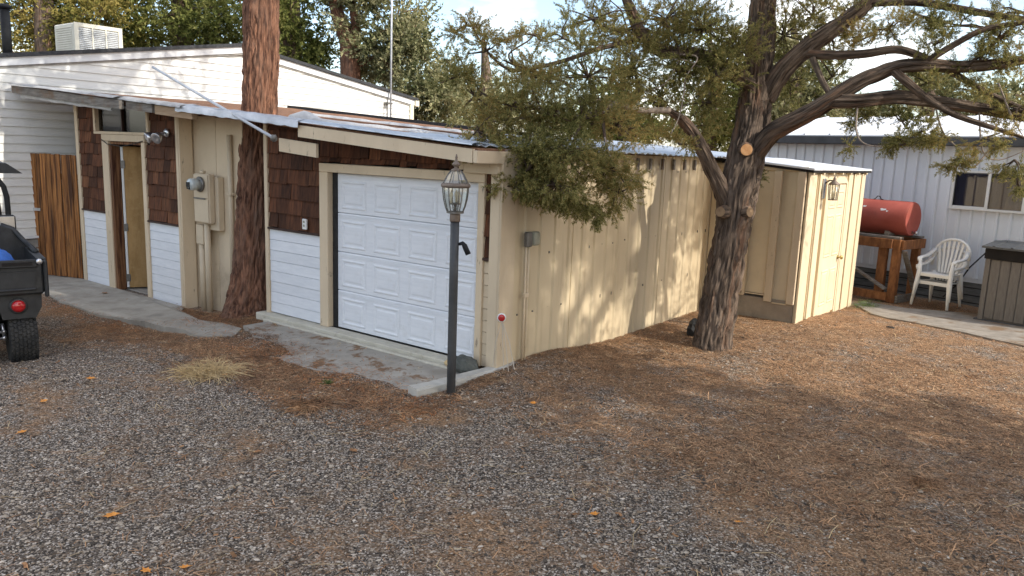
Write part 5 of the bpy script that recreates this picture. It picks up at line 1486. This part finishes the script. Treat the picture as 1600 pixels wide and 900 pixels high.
# pruning cuts on the trunk
def cut(P, r_, tilt, m, name='branch_cut', dep=.03):
    p = Vector(P); d = (cam.matrix_world.translation-p).normalized()
    d = (Matrix.Rotation(tilt, 3, 'Z') @ d).normalized()
    mb = MB(); mb.tube([p-d*.10, p+d*dep], [r_*1.5, r_*1.12], 14); o = mb.build('branch_stub', M['bark'], jun, True, off=JB)
    mb = MB(); mb.tube([p+d*(dep+.001), p+d*(dep+.006)], [r_, r_*.97], 18)
    mb.build(name, m, o, False, off=JB)
cut((1.066,2.834,2.015), .062, .1, M['cut_wood'])
cut((0.955,2.564,1.352), .052, -.35, M['cut_old'])
cut((1.167,2.764,1.361), .055, .85, M['cut_old'])
K = 1/1200.0
def B(c, d, rx, rz, n_, hang=0.0): return (c, rx*d*K, rz*d*K, n_, hang)
jb_ = [
 B((-0.579,0.105,3.004), 6.9, 20, 38, 74), B((-0.444,0.223,2.790), 6.95, 32, 34, 97), B((-0.430,0.080,2.384), 6.9, 34, 45, 170), B((-0.590,-0.004,2.548), 6.9, 24, 40, 92),
 B((-0.331,0.481,2.702), 7.1, 30, 28, 74), B((-0.202,0.638,2.971), 7.1, 22, 26, 63), B((-0.216,0.354,2.318), 7, 50, 38, 234), B((-0.373,0.053,2.074), 6.9, 38, 32, 156), B((-0.177,0.046,1.948), 6.8, 30, 26, 160, .3),
 B((-0.092,0.767,2.608), 7.2, 50, 42, 299), B((0.027,0.521,2.242), 7, 58, 34, 299), B((0.083,1.162,2.641), 7.4, 55, 48, 341), B((0.179,0.882,2.205), 7.2, 55, 34, 270), B((0.366,1.276,2.196), 7.4, 46, 36, 213), B((-0.221,1.142,3.011), 7.5, 40, 30, 97),
 B((0.022,0.255,1.920), 6.85, 46, 30, 304, .5), B((0.302,0.456,1.876), 6.85, 58, 36, 430, .6), B((0.348,0.307,1.626), 6.75, 50, 28, 340, .8), B((0.498,0.395,1.510), 6.75, 26, 20, 134, .9), B((0.128,0.170,1.755), 6.75, 34, 26, 205, .7),
 B((0.560,0.756,1.775), 6.95, 36, 34, 250, .7), B((0.690,0.748,1.582), 6.9, 26, 28, 160, .9), B((0.583,0.567,1.420), 6.85, 20, 14, 79, 1.0), B((0.035,0.068,1.611), 6.75, 20, 18, 79, .8),
 B((-0.135,1.513,3.240), 7.7, 60, 40, 218), B((0.054,1.899,3.190), 7.9, 60, 50, 276), B((0.258,2.340,3.337), 8.1, 60, 48, 393), B((0.548,2.672,3.269), 8.2, 60, 50, 426), B((0.897,2.748,2.999), 8.1, 40, 50, 295), B((0.215,1.797,2.761), 7.8, 50, 46, 395), B((0.392,2.454,2.822), 8.2, 55, 46, 393),
 B((0.218,2.390,2.553), 8.3, 45, 34, 245), B((0.483,2.966,2.525), 8.6, 45, 50, 295), B((0.810,2.499,2.749), 8.0, 34, 34, 196), B((0.341,2.914,2.204), 8.7, 34, 24, 122), B((0.160,2.262,2.174), 8.3, 30, 24, 106), B((0.632,2.080,2.044), 7.9, 14, 10, 41), B((1.093,3.183,1.716), 8.55, 10, 18, 41),
 B((1.092,3.599,3.298), 8.6, 40, 50, 278), B((1.352,3.714,3.502), 8.5, 50, 36, 245), B((1.119,3.891,2.801), 8.9, 30, 36, 164), B((1.743,3.757,3.514), 8.3, 40, 24, 155), B((1.554,3.814,3.266), 8.5, 34, 22, 106), B((1.868,3.653,3.194), 8.2, 34, 24, 114), B((2.195,3.539,3.289), 7.9, 40, 22, 122), B((2.460,3.640,3.411), 7.8, 44, 22, 131), B((2.818,3.629,3.293), 7.6, 44, 22, 122), B((3.164,3.604,3.149), 7.4, 40, 26, 122), B((3.326,3.783,3.400), 7.4, 40, 26, 114),
 B((2.663,3.337,3.081), 7.5, 34, 18, 82), B((3.046,3.466,2.930), 7.4, 36, 18, 82), B((3.347,3.572,2.959), 7.3, 30, 22, 73), B((1.642,3.657,2.837), 8.4, 30, 24, 82), B((2.106,3.275,2.405), 7.9, 34, 18, 90, .3), B((2.473,3.283,2.343), 7.7, 40, 18, 98, .3), B((2.644,3.370,2.721), 7.6, 40, 18, 90),
 B((2.571,3.053,2.118), 7.5, 24, 18, 82, .7), B((2.678,3.162,2.247), 7.5, 26, 14, 65, .4), B((2.902,3.192,2.190), 7.4, 30, 18, 73, .5), B((2.988,3.146,1.980), 7.35, 24, 12, 49, .7), B((3.208,3.298,2.200), 7.3, 34, 16, 73, .4), B((3.459,3.380,2.000), 7.25, 22, 20, 65, .8), B((3.413,3.515,2.480), 7.3, 34, 20, 90), B((3.039,3.392,2.624), 7.4, 40, 16, 73), B((2.104,2.813,2.056), 7.6, 10, 6, 14, .8), B((3.516,3.313,1.794), 7.2, 10, 12, 21, .9), B((2.941,3.158,1.905), 7.4, 12, 6, 16, .9),
]
# crown above and to the right of the picture
for c, rx, rz, n_ in (((1.2, 2.6, 4.3), 1.3, .7, 700), ((0.2, 1.9, 4.5), 1.0, .6, 450), ((2.3, 2.3, 4.0), 1.0, .5, 420), ((3.2, 1.4, 3.5), .9, .5, 320), ((1.4, 2.7, 5.4), 1.2, .7, 560), ((2.6, 3.4, 4.6), .9, .6, 320),
                      ((4.4, 1.9, 2.9), .7, .5, 240), ((5.0, 2.9, 3.4), .7, .5, 240), ((4.6, 3.9, 3.2), .7, .5, 240), ((1.5, 2.8, 6.3), .9, .6, 350), ((5.6, 1.6, 3.6), .6, .5, 200), ((4.0, 4.6, 3.9), .7, .5, 200)):
    jb_.append((c, rx, rz, n_, 0.0))
Cn, D, S_, tw = blob_points(jb_, 3, 5, .25, .25, (.085, .15))
foliage('crown', Cn, D, S_, 40, .24, .030, M['leaf_main'], jun, JB, 4)
twig_mesh('twigs', tw, .011, M['bark'], jun, JB, 5, .85)

# --- the big reddish trunk growing through the roof
RB = (-3.95, 0.14, -0.2)
red = thing('cedar_tree', 'massive red-barked tree trunk growing up through the garage roof edge', 'tree', RB)
limb('trunk', [(-3.917,0.041,-0.242), (-3.931,0.074,-0.048), (-3.950,0.120,0.222), (-3.990,0.176,0.608), (-4.046,0.254,1.148), (-4.112,0.342,1.766), (-4.161,0.425,2.306), (-4.233,0.509,2.924), (-4.328,0.591,3.617), (-4.456,0.702,4.542), (-4.591,0.840,5.622), (-4.736,1.006,6.856)],
     [.33, .275, .24, .218, .206, .198, .196, .2, .20, .19, .17, .10], M['red_bark'], red, RB, 120, 14, .06, 9, .085)
for a, z, L in ((.4, 5.0, 2.4), (2.2, 5.4, 2.2), (3.7, 4.9, 2.3), (5.2, 5.8, 2.2), (1.2, 6.5, 1.8), (4.5, 7.0, 1.7)):
    limb('limb', [(-3.8, .25, z), (-3.8+math.cos(a)*L*.5, .25+math.sin(a)*L*.5, z+.35), (-3.8+math.cos(a)*L, .25+math.sin(a)*L, z+.9)], [.11, .07, .03], M['red_bark'], red, RB, 10, 4, .1, a)
for k, (P, r_) in enumerate((((-4.179,0.297,2.734), .035), ((-3.790,0.311,1.563), .03))):
    mb = MB(); d_ = (cam.matrix_world.translation-Vector(P)).normalized(); mb.tube([Vector(P)-d_*.08, Vector(P)-d_*.01, Vector(P)+d_*.008], [r_*2.4, r_*1.5, r_*.6], 12, True, .25, k); mb.build('knot', M['red_bark'], red, True, off=RB)
rbl = []
r_ = random.Random(8)
for k in range(30):
    z = r_.uniform(5.0, 9.5); rr = (2.7 if z < 8 else 1.7)*math.sqrt(r_.random()); a = r_.uniform(0, 6.28)
    rbl.append(((-3.8+rr*math.cos(a), .25+rr*math.sin(a), z), r_.uniform(.5, .9), r_.uniform(.3, .5), 130, 0.0))
Cn, D, S_, tw = blob_points(rbl, 13, 7, .33, .25, (.16, .26))
foliage('crown', Cn, D, S_, 12, .32, .07, M['leaf_green'], red, RB, 14)

# --- trees behind the houses
def bg_tree(label, base, trunk, rad, blobs, lm, seed, size=(.28, .44), nb=10, bark='bark', extra=(), group=None, name='juniper_tree'):
    base = (base[0], base[1], -0.3)
    t = thing(name, label, 'tree', base, 0, group)
    limb('trunk', [base]+list(trunk), rad, M[bark], t, base, 14, 4, .12, seed)
    for p, r_ in extra: limb('limb', p, r_, M[bark], t, base, 8, 4, .12, seed+1)
    Cn, D, S_, tw = blob_points(blobs, seed, 8, .32, .2, size)
    foliage('crown', Cn, D, S_, nb, .34, .085, M[lm], t, base, seed)
    twig_mesh('twigs', tw, .03, M[bark], t, base, seed, .5)
    return t
bg_tree('yellowing bushy tree behind the white house, left of the roof cooler', (-19.359,4.191,4.476), [(-19.407,4.232,4.821), (-19.574,4.491,6.546), (-19.788,4.791,8.615)], [.3, .26, .2, .08],
        [B((-20.009,3.848,5.140),21,50,34,300), B((-19.037,4.593,5.184),21,50,36,360), B((-17.660,4.969,5.060),20.5,36,40,300), B((-20.062,4.309,4.531),21.5,60,24,240), B((-18.600,5.121,6.071),21,70,40,300), B((-20.012,4.078,6.179),21,70,50,300), B((-19.484,4.753,7.416),21,80,60,300), B((-20.238,3.479,4.263),21,30,26,120), B((-19.582,5.292,4.458),22,40,20,140)], 'leaf_yellow', 31)
bg_tree('dense dark green tree behind the white house, right of the roof cooler', (-17.353,7.041,4.742), [(-17.427,7.105,5.284), (-17.772,7.286,7.264), (-18.119,7.588,9.789)], [.34, .3, .22, .08],
        [B((-18.445,6.325,5.237),22,50,46,360), B((-17.032,6.789,5.380),21.5,60,46,480), B((-16.084,7.476,5.246),21.5,50,46,420), B((-18.350,6.912,4.691),22.5,60,24,280), B((-16.693,7.538,4.736),22,60,22,260), B((-17.698,7.222,6.723),22,110,50,480), B((-19.309,6.530,6.224),22.5,50,50,220), B((-16.290,8.139,6.062),22,40,50,240), B((-19.623,6.613,4.812),23,40,30,160), B((-17.921,7.416,8.346),22,90,60,320)], 'leaf_green', 32)
bg_tree('dark green tree seen just right of the big red trunk', (-13.081,7.579,4.096), [(-13.149,7.637,4.588), (-13.459,7.842,6.554), (-13.801,8.096,8.848)], [.3, .26, .2, .08],
        [B((-13.309,7.625,5.076),20,44,44,420), B((-13.104,7.598,4.260),20,38,30,320), B((-12.896,7.850,4.682),20,24,34,200), B((-13.573,7.681,6.219),20,60,50,320), B((-14.056,7.598,4.633),20.5,30,40,220), B((-12.614,7.929,4.085),20,10,14,50)], 'leaf_green', 33)
bg_tree('tall pale juniper with forked reddish trunk behind the right end of the white house', (-11.364,8.098,3.457), [(-11.390,8.121,3.649), (-11.534,8.183,4.415), (-11.705,8.142,4.809), (-11.913,8.090,5.282), (-12.098,8.146,6.158), (-12.362,8.375,8.077)], [.28, .26, .24, .2, .16, .12, .04],
        [B((-11.333,8.535,5.309),19.5,50,34,300), B((-10.503,8.853,5.066),19.3,44,44,340), B((-10.099,9.127,4.925),19.3,20,34,120), B((-10.803,8.707,4.287),19.5,42,30,260), B((-10.001,9.042,4.213),19.3,44,36,320), B((-11.682,8.632,4.078),20,14,20,60), B((-11.251,8.907,3.850),20,26,14,90), B((-9.407,9.242,3.671),19.2,34,30,200), B((-9.533,9.040,3.190),19.2,44,36,320), B((-8.971,9.142,2.882),19,36,30,220), B((-11.859,8.149,5.365),19.5,20,26,90), B((-11.604,8.560,6.342),19.5,90,50,280), B((-11.673,8.830,7.787),19.5,80,60,280), B((-9.713,9.129,2.487),19.5,40,20,160), B((-10.479,8.960,3.752),19.6,26,20,110)], 'leaf_pale', 34, bark='red_bark',
        extra=[([(-11.499,8.174,4.255), (-11.436,8.330,4.741), (-11.576,8.366,5.378), (-11.776,8.393,6.173)], [.16, .13, .1, .04]), ([(-11.415,8.184,4.018), (-10.962,8.525,4.584), (-10.470,8.824,4.829), (-9.991,9.138,4.612)], [.09, .07, .05, .02]), ([(-11.407,8.136,3.777), (-10.833,8.518,4.110), (-10.233,8.722,3.566), (-9.723,8.894,3.181)], [.09, .07, .05, .03])])
bg_tree('olive bushy juniper behind the garage roof, left of the hanging branch', (-10.098,12.032,2.535), [(-10.147,12.075,2.896), (-10.296,12.204,3.978), (-10.517,12.278,5.057)], [.26, .22, .16, .05],
        [B((-10.463,11.874,3.063),22,40,36,260), B((-9.711,12.409,2.916),22,40,30,240), B((-10.076,12.251,3.443),22,26,20,100), B((-9.694,13.648,2.706),23,40,22,200), B((-10.740,11.520,2.415),22,30,18,110)], 'leaf_pale', 35)
bg_tree('deep green conifer far behind the metal roof', (-10.969,21.571,2.589), [(-11.037,21.630,3.081), (-11.189,21.762,4.188), (-11.417,21.863,5.415)], [.3, .26, .18, .05],
        [B((-11.317,21.388,2.945),30,40,22,260), B((-10.923,21.856,3.705),30,30,26,200), B((-11.765,21.128,3.295),30,36,26,220), B((-11.421,21.640,4.425),30,24,26,140), B((-13.063,21.336,2.923),31,36,22,200), B((-10.706,21.829,2.849),30,24,18,130)], 'leaf_green', 36, (.4, .6))
bg_tree('small yellow-green tree far behind the metal roof', (-12.200,25.762,2.716), [(-12.227,25.786,2.911), (-12.277,25.829,3.274)], [.2, .16, .08],
        [B((-12.276,25.754,2.937),34,17,13,150), B((-12.078,25.950,3.143),34,10,10,70), B((-11.762,26.117,2.821),34,14,7,60)], 'leaf_yellow', 37, (.3, .5))
bg_tree('mid-green tree behind the leaning juniper trunk', (-7.046,20.727,2.632), [(-7.122,20.793,3.186), (-7.269,20.978,4.515), (-7.518,21.136,6.063)], [.3, .25, .18, .05],
        [B((-7.538,20.424,2.944),27,40,24,240), B((-6.765,21.066,3.202),27,40,34,300), B((-7.453,20.788,4.284),27,44,40,300), B((-6.591,21.498,4.547),27,40,40,260), B((-6.184,21.437,2.895),27,40,20,200), B((-7.278,21.220,5.629),27,50,40,260)], 'leaf_green', 38, (.36, .56))
bg_tree('sunlit yellow-green tree behind the right-hand white roof, beside the juniper trunk', (-3.860,19.516,3.532), [(-3.914,19.563,3.926), (-4.044,19.728,5.108), (-4.238,19.845,6.287)], [.3, .25, .18, .05],
        [B((-4.125,19.357,3.718),24,36,28,280), B((-3.544,19.891,4.141),24,36,36,320), B((-4.181,19.536,4.705),24,36,36,280), B((-3.080,20.136,3.667),24,26,20,160), B((-3.879,19.922,5.412),24,36,40,240), B((-4.216,19.177,3.219),24,24,14,120)], 'leaf_pale', 39, (.32, .5))
bg_tree('loose olive tree behind the right-hand white roof near the picture edge', (-0.904,24.340,3.727), [(-0.934,24.366,3.940), (-1.036,24.455,4.686), (-1.119,24.583,5.540)], [.26, .22, .14, .05],
        [B((-1.778,23.694,3.794),26,40,18,200), B((-0.978,24.404,4.260),26,44,26,240), B((0.106,25.148,3.923),26,44,18,200), B((-0.908,24.624,5.014),26,30,22,120), B((0.957,25.814,4.027),26,40,20,170), B((1.600,26.379,4.378),26,40,26,160), B((-2.614,23.016,3.584),26,36,12,120)], 'leaf_pale', 40, (.34, .54))
# --- two tall trees to the right of the view; the forecourt lies in their shade
def conic(label, x, y, z0, h, r0, seed, nbl, lm):
    r_ = random.Random(seed); bl_ = []
    for k in range(nbl):
        t = r_.random()**1.25; z = z0+(h-z0)*t
        rm = r0*(1-t)**.75
        rr = rm*math.sqrt(r_.random()); a = r_.uniform(0, 6.28)
        bl_.append(((x+rr*math.cos(a), y+rr*math.sin(a), z), r_.uniform(.6, 1.0), r_.uniform(.35, .6), 75, 0.0))
    base = (x, y, -.3)
    t = thing('shade_tree', label, 'tree', base)
    limb('trunk', [base, (x, y, h*.35), (x+.1, y, h*.65), (x, y, h*.95)], [.3, .25, .16, .03], M['bark'], t, base, 14, 4, .12, seed)
    Cn, D, S_, tw = blob_points(bl_, seed, 8, .34, .2, (.34, .52))
    foliage('crown', Cn, D, S_, 10, .34, .085, M[lm], t, base, seed)
conic('tall juniper to the right of the forecourt, the nearer of two', 9.4, -2.1, 1.6, 15.5, 4.3, 61, 190, 'leaf_green')
conic('tall juniper to the right of the forecourt, the farther and taller of two', 14.0, -.9, 2.5, 18.5, 4.6, 62, 220, 'leaf_green')

rr_ = random.Random(71)
ub = (8.6, 0.6, -.3)  # unseen tree added so its high crown dapples the corrugated wall
ut = thing('shade_tree', 'unseen open-crowned juniper right of the forecourt, added to dapple the corrugated wall', 'tree', ub)
limb('trunk', [ub, (8.6, .6, 2.5), (8.65, .9, 4.5), (8.6, 1.4, 6.3), (8.6, 1.8, 8.2)], [.26, .22, .18, .12, .04], M['bark'], ut, ub, 14, 4, .12, 3)
ubl = []
for k in range(24):
    y = rr_.uniform(.6, 4.9); z = rr_.uniform(6.5, 9.3); x = 8.6+rr_.uniform(-1.5, 1.5)
    ubl.append(((x, y, z), rr_.uniform(.35, .7), rr_.uniform(.22, .42), 70, 0.0))
for y, z in ((2.6, 7.2), (4.2, 7.6), (-.6, 7.4)):
    limb('limb', [(8.6, 1.0, 5.0), (8.6, (1.0+y)/2, (5.2+z)/2+.3), (8.6, y, z)], [.10, .07, .03], M['bark'], ut, ub, 10, 4, .1, y)
Cn, D, S_, tw = blob_points(ubl, 72, 6, .34, .2, (.2, .34))
foliage('crown', Cn, D, S_, 10, .34, .08, M['leaf_green'], ut, ub, 73)
twig_mesh('twigs', tw, .02, M['bark'], ut, ub, 74, .6)

# ------------------------------------------------------------------ ground cover
def blocked(x, y):
    """true where paving or a building stands"""
    bl = (y > -0.02) & (x < 0.03) & (x > -9.2)
    bl |= (x < -8.95)
    bl |= (x > -0.02) & (x < 1.28) & (y > 4.46) & (y < 7.3)
    return bl
def in_poly(x, y, poly):
    ins = np.zeros(x.shape, bool); n_ = len(poly)
    for i in range(n_):
        x1, y1 = poly[i]; x2, y2 = poly[(i+1) % n_]
        c_ = ((y1 > y) != (y2 > y)) & (x < (x2-x1)*(y-y1)/(y2-y1+1e-12)+x1)
        ins ^= c_
    return ins
def zone(n_, x0, x1, y0, y1, r_):
    return r_.uniform(x0, x1, n_), r_.uniform(y0, y1, n_)

def pebbles():
    r_ = np.random.default_rng(77)
    x, y = zone(290000, -7.5, 5.2, -5.0, 3.6, r_)
    x2, y2 = zone(120000, -1.0, 5.0, -5.0, -0.6, r_)
    x3, y3 = zone(26000, -.2, 5.6, 3.0, 8.2, r_)
    x = np.concatenate([x, x2, x3]); y = np.concatenate([y, y2, y3])
    L = litter(x, y)
    keep = r_.random(len(x)) > np.clip(.12+.95*L, 0, .80)
    keep &= ~blocked(x, y)
    keep &= ~in_poly(x, y, walk) & ~in_poly(x, y, apr) & ~(in_poly(x, y, pad) & (r_.random(len(x)) > .3))
    keep &= ~in_poly(x, y, [(-.24, -.95), (-.07, -.95), (.12, .25), (-.05, .25)])
    x, y = x[keep], y[keep]; n_ = len(x)
    oct_ = np.array([(1, 0, 0), (0, 1, 0), (-1, 0, 0), (0, -1, 0), (0, 0, 1), (0, 0, -1), (.75, .75, .25), (-.75, .7, .3), (-.7, -.75, .25), (.7, -.7, .3)], float)
    F_ = np.array([(0, 6, 4), (6, 1, 4), (1, 7, 4), (7, 2, 4), (2, 8, 4), (8, 3, 4), (3, 9, 4), (9, 0, 4)])
    s = np.exp(r_.normal(np.log(.0041), .45, n_)); s = np.clip(s, .0024, .015)
    J = oct_[None]*(1+r_.uniform(-.22, .22, (n_, 10, 3)))
    J = J*np.stack([s*r_.uniform(.9, 1.5, n_), s*r_.uniform(.8, 1.1, n_), s*r_.uniform(.6, 1.0, n_)], 1)[:, None, :]
    a = r_.uniform(0, 6.28, n_); ca, sa = np.cos(a)[:, None], np.sin(a)[:, None]
    V = np.stack([J[..., 0]*ca-J[..., 1]*sa, J[..., 0]*sa+J[..., 1]*ca, J[..., 2]], -1)
    V += np.stack([x, y, ground_z(x, y)+s*.2], 1)[:, None, :]
    idx = (np.arange(n_)[:, None, None]*10+F_[None]).reshape(-1)
    o = link('gravel', npmesh('gravel', V.reshape(-1, 3), 3, idx, M['pebble'], False)); o['kind'] = 'stuff'
pebbles()

def strew(name, n_, x0, x1, y0, y1, m, seed, ln, wd, prob, bend=.25, lift=.006, poly_block=True, zfun=None):
    r_ = np.random.default_rng(seed)
    x, y = zone(n_, x0, x1, y0, y1, r_)
    keep = (r_.random(n_) < prob(x, y)) & ~blocked(x, y)
    x, y = x[keep], y[keep]; n2 = len(x)
    a = r_.uniform(0, 6.28, n2); L = np.exp(r_.normal(np.log(ln), .45, n2)); wv = wd*r_.uniform(.7, 1.4, n2)
    dx, dy = np.cos(a), np.sin(a)
    z = (zfun or ground_z)(x, y)+lift*r_.uniform(.4, 2.2, n2)
    tl = r_.normal(0, .10, n2); b = r_.normal(0, bend, n2)
    V = np.zeros((n2, 6, 3))
    for k, t in enumerate((-.5, 0, .5)):
        off_ = b*L*(.25-t*t)
        cx, cy, cz = x+dx*L*t-dy*off_, y+dy*L*t+dx*off_, z+tl*L*t+(.25-t*t)*.12*L
        V[:, 2*k] = np.stack([cx-dy*wv, cy+dx*wv, cz], 1); V[:, 2*k+1] = np.stack([cx+dy*wv, cy-dx*wv, cz], 1)
    idx = (np.arange(n2)[:, None, None]*6+np.array([(0, 1, 3, 2), (2, 3, 5, 4)])[None]).reshape(-1)
    o = link(name, npmesh(name, V.reshape(-1, 3), 4, idx, m)); o['kind'] = 'stuff'
def cover_z(x, y):
    g = ground_z(x, y)
    wz = -0.275+0.135*sm((x+5.6)/2.6)
    g = np.where(in_poly(x, y, walk), np.maximum(g, wz), g)
    return np.where(in_poly(x, y, apr), np.maximum(g, -.104+.034*(y+.15)), g)
def nprob(x, y):
    L = litter(x, y)
    onp = in_poly(x, y, walk) | in_poly(x, y, pad)
    ona = in_poly(x, y, apr)
    p = np.clip(.16+1.0*L, 0, 1)
    onq = in_poly(x, y, pad)
    p = np.where(onq, .35*p, p); onp = onp & ~onq
    return np.where(onp, .05, np.where(ona, np.clip(-.22+1.05*fnoise(x*1.0+1, y*1.6, 2.6, 4)+.35*sm((-.55-y)/.4), 0.02, .9), p))
strew('needle_litter', 90000, -7.5, 5.2, -5.0, 3.6, M['needle'], 5, .045, .0016, nprob, zfun=cover_z)
strew('needle_litter', 52000, -.2, 5.6, -1.0, 8.2, M['needle'], 6, .055, .0022, nprob, zfun=cover_z)
strew('needle_litter', 48000, -5.2, 0.2, -1.9, 0.0, M['needle'], 8, .032, .0020, nprob, zfun=cover_z)
strew('needle_litter', 6000, -5.3, -3.3, -.5, 1.4, M['needle'], 12, .036, .0026, lambda x, y: np.ones_like(x)*.0+.9, zfun=cover_z)
strew('twigs', 2200, -6.5, 5.2, -5.0, 7.5, M['straw'], 7, .11, .0015, lambda x, y: np.where(in_poly(x, y, walk), .05, .75), .45, .012, zfun=cover_z)
def leaf_bits(name, n_, x0, x1, y0, y1, m, seed, prob):
    strew(name, n_, x0, x1, y0, y1, m, seed, .03, .008, prob, .5, .01, zfun=cover_z)
def rust_prob(x, y):
    p = .9*np.exp(-((y+1.15+.08*x)/.30)**2)*sm((x+3.4)/.6)*sm((.5-x)/.5)
    p = np.maximum(p, .75*np.exp(-((x+.55)/.55)**2-((y+1.62)/.16)**2))
    p = np.maximum(p, .8*np.exp(-((y+1.12)/.16)**2)*sm((x+7.6)/.6)*sm((-4.0-x)/.6))
    p = np.maximum(p, .8*np.exp(-((x+4.2)/.9)**2-((y+.15)/.4)**2))
    return np.clip(p*(.35+.9*np.clip(fnoise(x*1.5, y*1.5, 3.1, 3)+.4, 0, 1)), 0, 1)
strew('needle_litter', 42000, -7.6, .6, -2.2, .6, M['needle_rust'], 21, .045, .0021, rust_prob, zfun=cover_z)
leaf_bits('leaf_litter', 900, -6.8, 4.6, -4.6, 6, M['brown_leaf'], 9, lambda x, y: np.where(in_poly(x, y, walk), .4, .5))
leaf_bits('leaf_litter', 900, 1.5, 3.6, 7.6, 8.7, M['brown_leaf'], 10, lambda x, y: np.clip((y-7.7-.25*(2.6-x))*2, 0, 1))
# grass tuft at the shed corner
strew('grass', 2600, 1.3, 1.75, 6.8, 7.9, M['grass'], 15, .05, .003, lambda x, y: np.exp(-((x-1.45)/.14)**2-((y-7.35)/.25)**2), .3, .03)

# dried weed clumps
def weed(label, loc, rad, hgt, n_, m, seed, name='dry_weed'):
    r_ = random.Random(seed); mb = MB()
    for k in range(n_):
        a = r_.uniform(0, 6.28); el = r_.uniform(.05, 1.2); L = rad*r_.uniform(.5, 1.15)
        p0 = Vector((r_.gauss(0, .22)*rad, r_.gauss(0, .22)*rad, 0.005))
        d = Vector((math.cos(a)*math.cos(el), math.sin(a)*math.cos(el), math.sin(el)*hgt/rad))
        p2 = p0+d*L; p2.z = max(.008, p2.z-.25*L*math.cos(el)); p1 = p0.lerp(p2, .5)+Vector((r_.uniform(-.15, .15)*L, r_.uniform(-.15, .15)*L, .10*L))
        mb.tube([p0, p1, p2], [.0020, .0017, .0010], 3, False)
    o = mb.build(name, m); o.location = loc
    return tag(o, label, 'weed')
weed('straw-coloured dry weed clump on the gravel in front of the walkway', on_ground((-1.865,-1.732,-0.200)), .34, .17, 520, M['straw'], 3)
weed('reddish-brown dry needle clump on the ground in the lower right', on_ground((3.510,0.056,-0.120)), .13, .05, 170, M['needle'], 4, 'needle_clump')
weed('thin orange-brown needle heap on the gravel left of the lamp post', on_ground((-0.553,-1.668,-0.150)), .26, .03, 260, M['needle'], 6, 'needle_clump')
weed('small green weed growing through the needles beside the apron', on_ground((-0.927,-1.192,-0.140)), .06, .05, 60, M['grass'], 5, 'green_weed')

# fallen leaves, each one a thing
def fallen_leaf(label, loc, size, m, seed):
    r_ = random.Random(seed); mb = MB()
    out = [(0, -1), (.28, -.62), (.62, -.50), (.46, -.12), (.66, .30), (.30, .34), (.12, .95), (-.18, .42), (-.60, .40), (-.44, -.06), (-.56, -.46), (-.24, -.60)]
    a = r_.uniform(0, 6.28); ca, sa = math.cos(a), math.sin(a)
    def P(x, y, k=1):
        x, y = x*(1+r_.uniform(-.12, .12)), y
        z = .22*abs(x)+.16*y*y+r_.uniform(0, .1)
        return (size*(x*ca-y*sa), size*(x*sa+y*ca), size*z*k+.004)
    ring = [P(*p) for p in out]; c0 = (0, 0, .006)
    mb.v = ring+[c0]
    n_ = len(out)
    mb.f = [[i, (i+1) % n_, n_] for i in range(n_)]
    o = mb.build('fallen_leaf', m); o.location = loc
    mb = MB(); mb.tube([(0, 0, .006), (size*.2*sa+size*1.1*sa, -size*1.3*ca, .008)], [.0016, .001], 4); mb.build('leaf_stalk', m, o)
    return tag(o, label, 'leaf', 'fallen leaves on the gravel')
for i, (P, lab, s_, m_) in enumerate((
    ((0.150,-3.545,-0.140), 'bright orange fallen leaf alone on the gravel in the lower left', .036, 'orange_leaf'),
    ((-2.409,-2.500,-0.220), 'pale orange fallen leaf on the gravel below the cart wheel', .034, 'orange_leaf'),
    ((-2.072,-2.994,-0.220), 'rust-orange fallen leaf on the gravel at the left, under the cart', .034, 'orange_leaf'),
    ((-1.516,-3.352,-0.200), 'orange leaf lying flat near the left edge of the gravel', .030, 'orange_leaf'),
    ((0.923,-3.565,-0.120), 'tan fallen leaf at the bottom edge, right of its orange neighbour', .022, 'orange_leaf'),
    ((0.821,-3.699,-0.120), 'orange fallen leaf at the bottom edge in the lower left', .026, 'orange_leaf'),
    ((2.113,-1.765,-0.120), 'orange fallen leaf on the gravel in the lower centre', .026, 'orange_leaf'),
    ((2.774,-1.302,-0.120), 'small dull orange leaf right of the one in the lower centre', .018, 'orange_leaf'),
    ((0.716,-0.433,-0.120), 'small red-orange leaf on the ground right of the lamp post', .03, 'orange_leaf'),
    ((-1.722,-1.672,-0.200), 'orange leaf caught beside the dry weed clump', .03, 'orange_leaf'),
    ((-0.050,-2.495,-0.140), 'brownish orange leaf on the gravel below the dry weed clump', .026, 'brown_leaf'),
    ((0.382,-2.045,-0.120), 'light brown leaf on the gravel below the lamp post', .03, 'brown_leaf'),
    ((-6.753,-0.347,-0.260), 'large reddish leaf on the walkway in front of the open door', .05, 'brown_leaf'),
    ((-6.127,-0.343,-0.260), 'small reddish leaf on the walkway right of the larger one', .034, 'brown_leaf'))):
    z = cover_z(np.array([P[0]]), np.array([P[1]]))[0]
    fallen_leaf(lab, (P[0], P[1], float(z)+.006), s_*1.3, M[m_], i+40)
